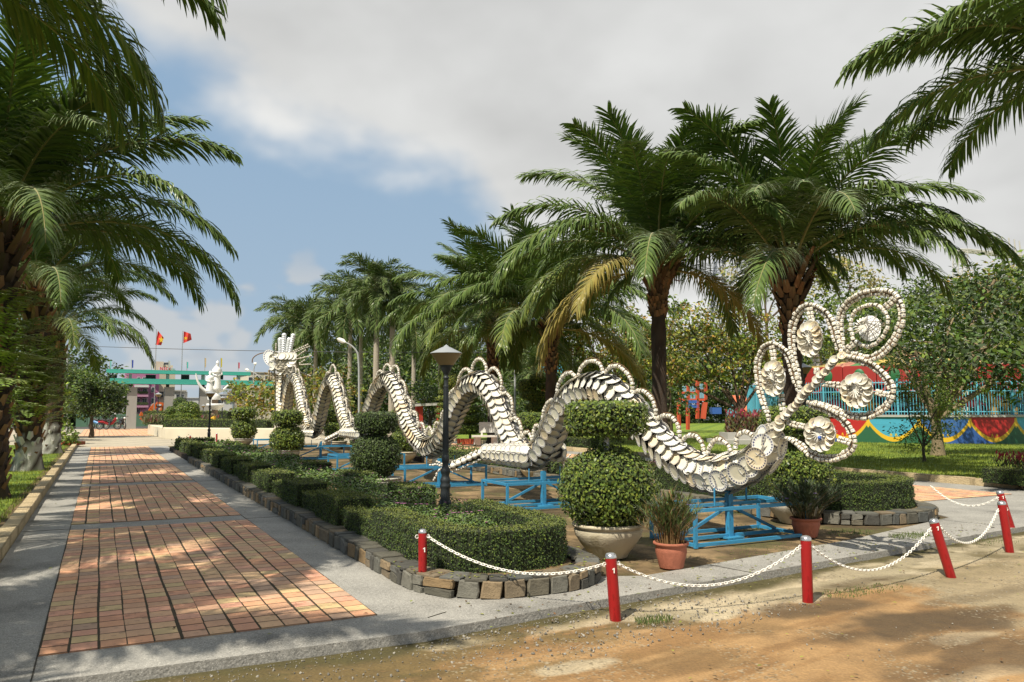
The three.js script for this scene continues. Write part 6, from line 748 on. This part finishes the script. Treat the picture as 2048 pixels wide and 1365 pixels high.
function motorbike(label, px, py, s, col, rider, turn) { const b = G(px, py, 0), T = thing('motorbike', label, 'motorbike', b, 'motorbikes parked by the gate'), M = std(col, .35), d = V3(Math.cos(turn), 0, Math.sin(turn)).multiplyScalar(s), Y = (y) => V3(0, y * s, 0), P = (x, y) => b.clone().addScaledVector(d, x).add(Y(y));
  for (const x of [-.62, .62]) { const w = new MB(); const q = new THREE.Quaternion().setFromAxisAngle(V3(0, 1, 0), -turn); w.add(wheelGeo(.24 * s, .045 * s), M4(P(x, .29), 1, q)); const wh = w.mesh('wheel', M_dark, T); const h = new MB(); h.add(new THREE.CylinderGeometry(.05 * s, .05 * s, .1 * s, 10), M4(P(x, .29), 1, q.clone().multiply(new THREE.Quaternion().setFromAxisAngle(V3(1, 0, 0), Math.PI / 2)))); for (let k = 0; k < 6; k++) h.bar(P(x, .29), P(x + Math.cos(k * 1.047) * .23, .29 + Math.sin(k * 1.047) * .23), .016 * s); h.mesh('hub', M_grey, wh); }
  const bd = new MB(); bd.tube([P(-.75, .62), P(-.35, .62), P(0, .46), P(.25, .5), P(.48, .82), P(.52, .95)], [.05, .12, .13, .12, .11, .06].map((x) => x * s), 10, null, true); bd.mesh('body', M, T); new MB().tube([P(-.7, .76), P(-.3, .78), P(.05, .72)], [.06, .10, .06].map((x) => x * s), 8, null, true).mesh('seat', M_dark, T); new MB().tube([P(.62, .29), P(.5, .95)], .03 * s, 6).mesh('fork', M_grey, T);
  const hd = V3(-d.z, 0, d.x); new MB().tube([P(.42, 1.0).addScaledVector(hd, .3), P(.5, .97), P(.42, 1.0).addScaledVector(hd, -.3)], .018 * s, 6).mesh('handlebar', M_dark, T); new MB().add(sphGeo, M4(P(.56, .86), .08 * s)).mesh('headlight', M_frame, T);
  if (rider) { const p = thing('person', rider, 'person', b); person(p, P, hd, s); } }
function person(T, P, hd, s) {                                    // seated rider: torso, head and helmet, arms to the bars, bent legs
  const cl = new MB(), O = (q, k) => q.clone().addScaledVector(hd, k); cl.tube([P(-.28, .72), P(-.26, .95), P(-.18, 1.2), P(-.14, 1.34), P(-.13, 1.42)], [.17, .16, .19, .13, .06].map((x) => x * s), 10, null, true); for (const k of [-1, 1]) { cl.tube([O(P(-.16, 1.3), .19 * k), O(P(.0, 1.1), .26 * k), O(P(.3, 1.04), .26 * k), O(P(.40, 1.02), .24 * k)], [.07, .06, .045, .035].map((x) => x * s), 8, null, true); cl.tube([O(P(-.26, .74), .1 * k), O(P(.12, .76), .16 * k), O(P(.08, .36), .15 * k), O(P(.18, .30), .15 * k)], [.095, .085, .06, .05].map((x) => x * s), 8, null, true); }
  cl.mesh('body', std([.05, .05, .06], .8), T); new MB().add(sphGeo, M4(P(-.1, 1.54), V3(.1 * s, .13 * s, .1 * s))).mesh('face', std([.35, .2, .13], .7), T); new MB().add(new THREE.SphereGeometry(1, 16, 8, 0, 6.284, 0, 1.75), M4(P(-.12, 1.57), V3(.14 * s, .15 * s, .14 * s))).mesh('helmet', std([.75, .75, .75], .35), T); }
motorbike('red and black motorbike with a rider in a white helmet before the green hoarding', 216, 860, 1.15, [.32, .02, .03], 'person in dark clothes and a white helmet sitting on the red motorbike', .15);
motorbike('blue motorbike parked left of the rider', 197, 860, 1.15, [.06, .2, .42], null, .6); motorbike('black motorbike seen end on between the rider and the pillar', 243, 859.5, 1.2, [.02, .02, .02], null, 1.3); motorbike('dark motorbike with a rider in brown, far off right of the statue column', 458, 853, 1.0, [.03, .03, .03], 'person in brown riding past right of the statue column', .4);
gardenLamp('distant garden lamp in front of the excavator', at(314, 852, 62).setY(.1), 3.0, 'distant lamps near the gate', false); gardenLamp('distant garden lamp left of the statue column', at(405, 850, 66).setY(.1), 2.1, 'distant lamps near the gate', false); gardenLamp('distant garden lamp right of the statue column', at(443, 852, 62).setY(.1), 2.7, 'distant lamps near the gate', false);
{ // street lamps, poles, wire
  const M_pole = std([.42, .43, .43], .45, { metalness: .4 }); const lampp = (label, pts, d, head, r = .07) => { const b = at(pts[0][0], pts[0][1], d), T = thing('street_lamp', label, 'street lamp', b.clone().setY(0)), c = new THREE.CatmullRomCurve3(pts.map(([x, y]) => at(x, y, d)), false, 'centripetal').getPoints(28); c[0].y = 0; new MB().tube(c, c.map((_, k) => lerp(r, r * .55, k / 28)), 8).mesh('pole', M_pole, T); const a = at(head[0], head[1], d), e = at(head[2], head[3], d); const m = new MB(); m.tube([a, a.clone().lerp(e, .3), a.clone().lerp(e, .8), e], [r * .5, r * 1.9, r * 1.7, r * .6], 8, null, true); m.mesh('lamp_head', M_white, T); };
  lampp('street lamp with a curved arm and white head left of the royal palms', [[718, 862], [718, 780], [717, 725], [714, 705], [703, 692], [691, 685]], 44, [691, 685, 674, 678]);
  lampp('small street lamp with a hooked arm near the end of the gate beam', [[507, 850], [507, 760], [508, 735], [511, 729]], 70, [513, 727, 507, 728], .06);
  lampp('second street lamp bending left over the lower gate beam', [[524, 850], [524, 768], [519, 755], [508, 746], [497, 741]], 70, [497, 741, 490, 739], .06);
  lampp('street lamp with bent arm among the palm fronds on the left', [[134, 850], [134, 720], [135, 690], [142, 678], [152, 672]], 60, [152, 672, 160, 669], .06);
  for (const [px, y0, y1, d, l] of [[1030, 655, 880, 46, 'tall thin grey pole right of the lamp post behind the arches'], [1146, 690, 870, 50, 'thin grey pole behind the arches near the highest one']]) { const a = at(px, y1, d).setY(0), b = at(px, y0, d), T = thing('pole', l, 'pole', a); new MB().rod(a, b, .07, .05, 8).mesh('shaft', M_pole, T); new MB().add(sphGeo, M4(b, .08)).mesh('cap', M_pole, T); }
  const w = []; for (let k = 0; k <= 24; k++) { const f = k / 24; w.push(at(lerp(100, 1060, f), lerp(690, 704, f) + 18 * 4 * f * (1 - f) * .35, lerp(66, 47, f))); } tag(new MB().tube(w, .022, 5).mesh('power_line', std([.05, .05, .05], .7)), 'dark power line hanging across from the left palms to the thin pole', 'cable'); }

// ---------------------------------------------------------------- merry-go-round, playground and lawn things on the right
{ const T = thing('carousel', 'merry-go-round on a round painted base with a blue railing and red canopy', 'merry-go-round', at(1800, 893, 46).setY(0)), C = at(1800, 893, 46.5).setY(0), pR = 8.6;
  const paint = noiseTex(1024, 128, (x, y) => { // painted swags: red, green and blue fields divided by yellow scrolls
    const sw = (q) => .86 - .72 * Math.pow(Math.abs(Math.cos(Math.PI * q)), .8), n = x * 12, i = Math.floor(n), f = n - i, Y = 1 - y, w = .12 + .62 * Math.pow(Math.abs(Math.cos(Math.PI * f)), 1) , cur = .12 + .66 * (0.5 + .5 * Math.cos(2 * Math.PI * f)) ; const above = y > 1 - cur * .98 + .12; const cols = [[.42, .02, .02], [.06, .32, .46], [.04, .12, .34]], lo = [[.02, .10, .05], [.02, .10, .05], [.03, .09, .30]]; let c = y > sw(f) ? cols[(i + (f > .5 ? 1 : 0)) % 3] : lo[i % 3]; const d = Math.abs(y - sw(f)); if (d < .085) c = [.62, .38, .02]; const fx = Math.abs(f - .5), fl = Math.hypot(fx * 5.5, (y - .80) * .9); if (fl < .19 && y < .95) c = [.68, .42, .03]; const sc = Math.hypot((Math.min(f, 1 - f) - .05) * 8, (y - .22) * 1.3); if (sc < .2 && sc > .1) c = [.62, .38, .02]; return c.map((q) => q * (.85 + .25 * tfbm(x, y, 8, 3, 6))); }, true);
  paint.repeat.set(2, 1); const wall = sh(new THREE.Mesh(new THREE.CylinderGeometry(pR, pR, 1.28, 96, 1, true), std([1, 1, 1], .45, { map: paint }))); wall.name = 'painted_base'; wall.position.copy(C).add(V3(0, .74, 0)).sub(T.position); wall.rotation.y = .35; T.add(wall);
  const fl = sh(new THREE.Mesh(new THREE.CylinderGeometry(pR + .08, pR + .08, .1, 96), M_grey)); fl.name = 'floor'; fl.position.copy(C).add(V3(0, 1.42, 0)).sub(T.position); T.add(fl);
  const M_rail = std([.09, .36, .47], .5), posts = 46; const ringBar = (y, r) => { const p = []; for (let k = 0; k <= 96; k++) { const a = k / 96 * 6.2832; p.push(C.clone().add(V3(Math.cos(a) * (pR - .15), y, Math.sin(a) * (pR - .15)))); } new MB().tube(p, r, 5).mesh('rail', M_rail, T); }; ringBar(3.05, .03); ringBar(2.62, .025); ringBar(1.62, .03);
  const toCam = Math.atan2(-C.z, -C.x); let bars = 0; const bg = new THREE.CylinderGeometry(.02, .02, 1.68, 5), pg = new THREE.CylinderGeometry(.055, .055, 1.85, 8); for (let k = 0; k < 260; k++) { const a = toCam + (k / 260 - .5) * 4.2, m = sh(new THREE.Mesh(k % 13 ? bg : pg, M_rail)); m.name = k % 13 ? 'bar' : 'rail_post'; m.position.copy(C).add(V3(Math.cos(a) * (pR - .15), 2.32, Math.sin(a) * (pR - .15))).sub(T.position); T.add(m); }
  // canopy
  const can = 3.72; const roofMat = vcol(.7), rf = new MB(); const seg = 40, RC = [[.5, .36, .10], [.08, .22, .08], [.45, .20, .14], [.52, .40, .14]]; for (let k = 0; k < seg; k++) { const a0 = k / seg * 6.2832, a1 = (k + 1) / seg * 6.2832, e = (a, r, y) => C.clone().add(V3(Math.cos(a) * r, y, Math.sin(a) * r)), p0 = e(a0, pR * .9, can + .15), p1 = e(a1, pR * .9, can + .15), p2 = e((a0 + a1) / 2, .4, can + 1.5), n = p2.clone().sub(p0).cross(p1.clone().sub(p0)).normalize(), i = rf.vert(p0, n, RC[k % 4]); rf.vert(p1, n, RC[k % 4]); rf.vert(p2, n, RC[k % 4]); rf.i.push(i, i + 2, i + 1); } rf.mesh('roof', roofMat, T);
  const M_cr = std([.30, .022, .018], .55), M_cg = std([.02, .12, .04], .5); for (let k = 0; k < 30; k++) { const a = k / 30 * 6.2832, m = sh(new THREE.Mesh(chamGeo, M_cr)); m.name = 'fascia_panel'; m.scale.set(.1, 1.0, 1.60); m.position.copy(C).add(V3(Math.cos(a) * pR * .9, can - .25, Math.sin(a) * pR * .9)).sub(T.position); m.rotation.y = -a; T.add(m); const o = sh(new THREE.Mesh(sphGeo, M_cg)); o.name = 'oval'; o.scale.set(.08, .34, .26); o.position.set(.5, 0, 0); const h = new THREE.Object3D(); o.scale.set(.8, .34, .17); m.add(o); const tor = sh(new THREE.Mesh(new THREE.TorusGeometry(.5, .12, 6, 12, 3.6), M_cr)); tor.name = 'scroll'; tor.rotation.set(0, Math.PI / 2, Math.PI); tor.rotation.order = 'YXZ'; tor.position.set(0, -.55, .5); tor.scale.set(.5, .6, .6); m.add(tor); }
  new MB().rod(C.clone().setY(1.4), C.clone().setY(can + 1.4), 1.3, 1.1, 16).mesh('centre_column', weath([.35, .05, .04]), T);
  const hm = [std([.55, .05, .05], .5), std([.7, .68, .62], .5), std([.08, .25, .4], .5), std([.6, .35, .03], .5)]; for (let k = 0; k < 12; k++) { const a = toCam + (k / 12 - .5) * 3.2, p = C.clone().add(V3(Math.cos(a) * 6.4, 1.9, Math.sin(a) * 6.4)), t = V3(-Math.sin(a), 0, Math.cos(a)), Q = (x, y) => p.clone().addScaledVector(t, x).add(V3(0, y, 0)), h = new MB(); h.tube([Q(-.6, .1), Q(-.45, .22), Q(0, .15), Q(.4, .25), Q(.6, .6), Q(.72, .85), Q(.95, .75), Q(1.02, .7)], [.08, .24, .22, .24, .15, .13, .1, .07], 8, null, true); for (const [x, e] of [[-.5, -.25], [-.4, -.05], [.35, .75], [.45, .6]]) h.tube([Q(x, .1), Q(x + e * .4, -.2), Q(x + e * .5 - .1, -.55)], [.1, .06, .045], 6, null, true); h.tube([Q(-.6, .15), Q(-.85, .1), Q(-.95, -.2)], [.05, .07, .03], 6); const hs = h.mesh('wooden_horse', hm[k % 4], T); new MB().rod(Q(0, -.5), Q(0, 1.9), .025, .025, 6).mesh('pole', std([.6, .45, .1], .3, { metalness: .6 }), hs); new MB().tube([Q(-.15, .36), Q(0, .38), Q(.2, .4)], [.14, .17, .12], 7, null, true).mesh('saddle', hm[(k + 1) % 4], hs); } }
{ const d = 58, T = thing('playhouse', 'blue playhouse with an orange pitched roof beyond the lawn', 'playhouse', at(1505, 850, d).setY(.1)), P = (x, y, z = 0) => at(x, y, d + z), tri = (mb, a, b, c, e) => { const n = b.clone().sub(a).cross(c.clone().sub(a)).normalize(), i = mb.vert(a, n, [1, 1, 1]); mb.vert(b, n, [1, 1, 1]); mb.vert(c, n, [1, 1, 1]); mb.i.push(i, i + 1, i + 2); if (e) { mb.vert(e, n, [1, 1, 1]); mb.i.push(i, i + 2, i + 3); } };
  const w = new MB(); tri(w, P(1453, 826), P(1478, 860, -.5), P(1475, 796)); tri(w, P(1453, 826), P(1453, 860), P(1478, 860, -.5)); tri(w, P(1475, 796), P(1478, 860, -.5), P(1520, 862, -2), P(1512, 826, -2)); w.mesh('wall', std([.04, .28, .36], .7), T); const r = new MB(); tri(r, P(1462, 791), P(1478, 824, -3), P(1520, 826, -4.5), P(1505, 793, 1)); r.mesh('roof', std([.5, .12, .05], .75), T); }
{ const d = 62, T = thing('play_tower', 'wooden play tower with red posts and pale blue railings beyond the lawn', 'play tower', at(1400, 850, d).setY(.1)), M_o = std([.5, .08, .035], .6), M_b = std([.22, .42, .52], .6), M_db = std([.03, .10, .35], .6), P = (x, y) => at(x, y, d); for (const [x, y0, y1] of [[1358, 795, 860], [1376, 772, 860], [1395, 762, 838], [1411, 765, 800]]) new MB().bar(P(x, y0), P(x, y1), .22).mesh('post', M_o, T); for (const [x0, x1, y0, y1] of [[1364, 1394, 773, 799], [1397, 1411, 768, 797]]) for (let x = x0 + 2; x < x1; x += 3) new MB().bar(P(x, y0), P(x, y1), .07).mesh('baluster', M_b, T); for (const [x0, x1, y] of [[1364, 1411, 800], [1364, 1395, 786], [1395, 1411, 781]]) new MB().bar(P(x0, y), P(x1, y), .16).mesh('rail', M_o, T); for (const y of [804, 813]) new MB().bar(P(1376, y), P(1396, y), .25).mesh('step', M_db, T); new MB().bar(P(1410, 805), P(1406, 838), .6, .3).mesh('slide', M_o, T); new MB().bar(P(1422, 822), P(1440, 822), 1.0, .5).mesh('tunnel', M_db, T); }
{ const d = 60, T = thing('kiosk', 'small blue roofed play kiosk glimpsed between the arches', 'kiosk', at(1110, 850, d).setY(.1)), P = (x, y) => at(x, y, d); new MB().bar(P(1080, 743), P(1128, 740), .6, 1.2).mesh('roof', std([.06, .36, .5], .6), T); for (const [x, y1] of [[1088, 830], [1120, 830], [1104, 830]]) new MB().bar(P(x, 746), P(x, y1), .25).mesh('post', std([.42, .07, .04], .6), T); for (let x = 1122; x < 1134; x += 3) new MB().bar(P(x, 760), P(x, 800), .08).mesh('slat', std([.2, .4, .5], .6), T); }
{ const d = 52, T = thing('pergola', 'red posted shelter with a low flat roof behind the third arch', 'shelter', at(850, 860, d).setY(.1)), P = (x, y) => at(x, y, d); for (const x of [835, 841, 878, 885]) new MB().bar(P(x, 812), P(x, 862), .24).mesh('post', std([.42, .04, .03], .6), T); new MB().bar(P(828, 811), P(892, 808), .9, .16).mesh('roof', M_grey, T); new MB().bar(P(822, 866), P(900, 866), .4, .3).mesh('plinth', M_conc, T); }
{ // bench and orange planters
  const b = at(972, 886, 37).setY(.08), T = thing('bench', 'white concrete bench with a sloping back between the arches', 'bench', b), M = weath([.62, .60, .56], 1), r = V3(cY, 0, sY), f = V3(-sY, 0, cY), P = (x, y, z) => b.clone().addScaledVector(r, x).add(V3(0, y, 0)).addScaledVector(f, z); new MB().bar(P(-.65, .42, .1), P(.65, .42, .1), .45, .08).mesh('seat', M, T); for (const x of [-.4, .4]) new MB().bar(P(x, 0, 0), P(x, .38, 0), .3, .12).mesh('leg', M, T); const bk = new MB(); const m = new THREE.Matrix4().makeBasis(r.clone().multiplyScalar(.9), V3(0, .48, 0).addScaledVector(f, -.12), f.clone().multiplyScalar(.08)); m.setPosition(P(.12, .82, -.18)); bk.add(boxGeo, m); bk.mesh('backrest', M, T); for (const x of [-.2, .45]) new MB().bar(P(x, .44, -.1), P(x, .62, -.14), .08).mesh('bracket', M, T);
  const pl = (label, x0, x1, y0, y1, d) => { const p = at((x0 + x1) / 2, y1, d).setY(.06), T = thing('slatted_planter', label, 'planter', p, 'orange slatted planters'), w = (x1 - x0) * d / 1585, h = (y1 - y0) * d / 1585, n = Math.max(6, Math.round(w / .12)), g = chamGeo, M = [std([.42, .085, .03], .7), std([.36, .07, .028], .7)]; for (let k = 0; k < n; k++) { const m = sh(new THREE.Mesh(g, M[k % 2])); m.name = 'slat'; m.scale.set(w / n * .86, h, .05); const o = V3(cY, 0, sY).multiplyScalar((k + .5) / n * w - w / 2); m.position.set(o.x, h / 2, o.z); m.rotation.y = -YAW; T.add(m); } const bx = new MB(); const m4 = new THREE.Matrix4().makeRotationY(-YAW).setPosition(p.clone().add(V3(0, h * .45, 0)).add(V3(sY, 0, -cY).multiplyScalar(.36))); m4.scale(V3(w * .98, h * .9, .6)); bx.add(boxGeo, m4); bx.mesh('box', std([.2, .05, .02], .8), T); };
  pl('orange slatted planter by the path beside the white footed palms', 110, 155, 886, 894, 37.5); pl('orange slatted planter deeper in the lawn behind the palm trunks', 30, 60, 888, 896, 37.8); pl('orange slatted planter behind the bench under the arch', 914, 962, 876, 887, 38.5);
  const R = rng(44), rd = new MB(); for (let k = 0; k < 1500; k++) { const p = at(1452 + R() * 72, 868 - R() * 46 * Math.pow(R(), .3), 39 + R() * 1.5), n = unit(R), d = V3(R() - .5, .7, R() - .5).normalize(); n.addScaledVector(d, -n.dot(d)).normalize(); rd.leaf(p, d, n, .22, .09, jit(p.y > at(1450, 838, 39).y && R() < .5 ? [.30, .015, .05] : PAL.red[1 + Math.floor(R() * 3)], R, .3)); }
  const C = thing('celosia_planter', 'grey stone planter full of crimson plumed flowers on the lawn', 'planter', at(1490, 895, 39).setY(.1)); new MB().bar(at(1447, 874, 39), at(1530, 874, 39), 1.6, .42).mesh('upper_step', M_grey, C); new MB().bar(at(1425, 892, 38.4), at(1530, 892, 38.4), 2.6, .62).mesh('lower_step', M_grey, C); stuff(rd.mesh('flowers', M_leaf, C));
  const rf = new MB(), rc = at(2034, 950, 18.5).setY(.1), RT = thing('flower_clump', 'clump of tall red plumed flowers at the right edge of the lawn', 'flowers', rc); for (let k = 0; k < 360; k++) { const p = rc.clone().add(V3((R() - .5) * .7, R() * .55, (R() - .5) * .7)), n = unit(R), d = V3(R() - .5, .8, R() - .5).normalize(); n.addScaledVector(d, -n.dot(d)).normalize(); rf.leaf(p, d, n, .12, .045, jit(p.y > .48 ? [.30, .015, .03] : R() < .4 ? [.10, .04, .02] : [.05, .085, .015], R, .3)); } stuff(rf.mesh('foliage', M_leaf, RT)); }
{ const a = at(1982, 968, 17.6), b = at(2120, 972, 16.2); hedge('low clipped hedge on the lawn at the right edge', [[a.x, -a.z], [b.x, -b.z]], .25, .1, .42, 401); hedge('low hedge between the path and the lawn behind the lamp post', [[18.3, 28], [18.3, 36]], .3, .1, .5, 402); hedge('low clipped hedge under the arches behind the bench', [[19.6, 38], [24, 38]], .3, .1, .5, 403); }
{ // pavilion, steps, crane, ride
  const T = thing('pavilion', 'open pavilion with a brown and grey green roof beyond the carousel', 'pavilion', at(2030, 850, 56).setY(0)), P = (x, y, z = 0) => at(x, y, 56 + z); new MB().bar(P(1958, 760, 2), P(2200, 762, 2), 5, .5).mesh('eave', std([.05, .045, .04], .8), T); const r = new MB(), q = (a, b, c, d) => { const n = b.clone().sub(a).cross(d.clone().sub(a)).normalize(), i = r.vert(a, n, [1, 1, 1]); r.vert(b, n, [1, 1, 1]); r.vert(c, n, [1, 1, 1]); r.vert(d, n, [1, 1, 1]); r.i.push(i, i + 1, i + 2, i, i + 2, i + 3); }; q(P(1950, 770, -1), P(2110, 772, -1), P(2130, 744, 4), P(1990, 748, 4)); r.mesh('roof', weath([.26, .28, .22]), T); for (const x of [1990, 2030, 2090]) new MB().bar(P(x, 768), P(x, 852), .3).mesh('post', std([.35, .2, .05], .7), T);
  const S = thing('steps', 'grey stone steps at the right end of the painted base', 'steps', at(2050, 888, 40).setY(0)); for (let k = 0; k < 5; k++) new MB().bar(at(2022 + k * 2, 884 - k * 9, 39.5 + k * .4), at(2110, 884 - k * 9, 39.5 + k * .4), .5, .23).mesh('step', M_grey, S);
  const lat = (T, a, b, w, n, mat, r) => { const d = b.clone().sub(a), s = V3(cY, 0, sY).multiplyScalar(w), f = V3(sY, 0, -cY).multiplyScalar(w); const cs = [[-.5, -.5], [.5, -.5], [.5, .5], [-.5, .5]], p = (k, t) => a.clone().addScaledVector(d, t).addScaledVector(s, cs[k % 4][0]).addScaledVector(f, cs[k % 4][1]), m = new MB(), z = new MB(); for (let k = 0; k < 4; k++) { m.rod(p(k, 0), p(k, 1), r, r, 5); for (let j = 0; j < n; j++) { z.rod(p(k, j / n), p(k + 1, (j + 1) / n), r * .6, r * .6, 4); z.rod(p(k, j / n), p(k + 1, j / n), r * .6, r * .6, 4); } } stuff(m.mesh('chord', mat, T)); stuff(z.mesh('lattice', mat, T)); };
  const K = thing('crane', 'tall lattice crane boom far off between the palms', 'crane', at(1420, 850, 150).setY(0)), M_cr = std([.13, .15, .18], .6); lat(K, at(1420, 850, 150).setY(0), at(1443, 480, 150), 1.7, 16, M_cr, .12); new MB().rod(at(1408, 700, 150), at(1440, 470, 150), .05, .05, 4).mesh('cable', M_cr, K); partB(K);
  function partB(K) { new MB().bar(at(1441, 500, 150), at(1449, 452, 150), 1.2).mesh('boom_head', M_cr, K); }
  const Rd = thing('fairground_ride', 'pale lattice fairground ride with a row of tall spikes at the upper right', 'fairground ride', at(1990, 850, 75).setY(0)), M_rd = std([.48, .46, .42], .6); lat(Rd, at(1920, 500, 75), at(2100, 522, 75), .9, 16, M_rd, .05); lat(Rd, at(1921, 860, 75).setY(0), at(1921, 502, 75), .9, 14, M_rd, .05); lat(Rd, at(2110, 860, 75).setY(0), at(2110, 522, 75), .9, 14, M_rd, .05); for (const [x, y0, y1] of [[1982, 466, 504], [1994, 470, 508], [2004, 473, 510], [2018, 476, 512], [2029, 479, 514], [2039, 482, 516], [2052, 485, 518]]) new MB().rod(at(x, y0, 75), at(x + 4, y1, 75), .06, .09, 5).mesh('spike', M_rd, Rd); }
renderer.render(scene, camera);
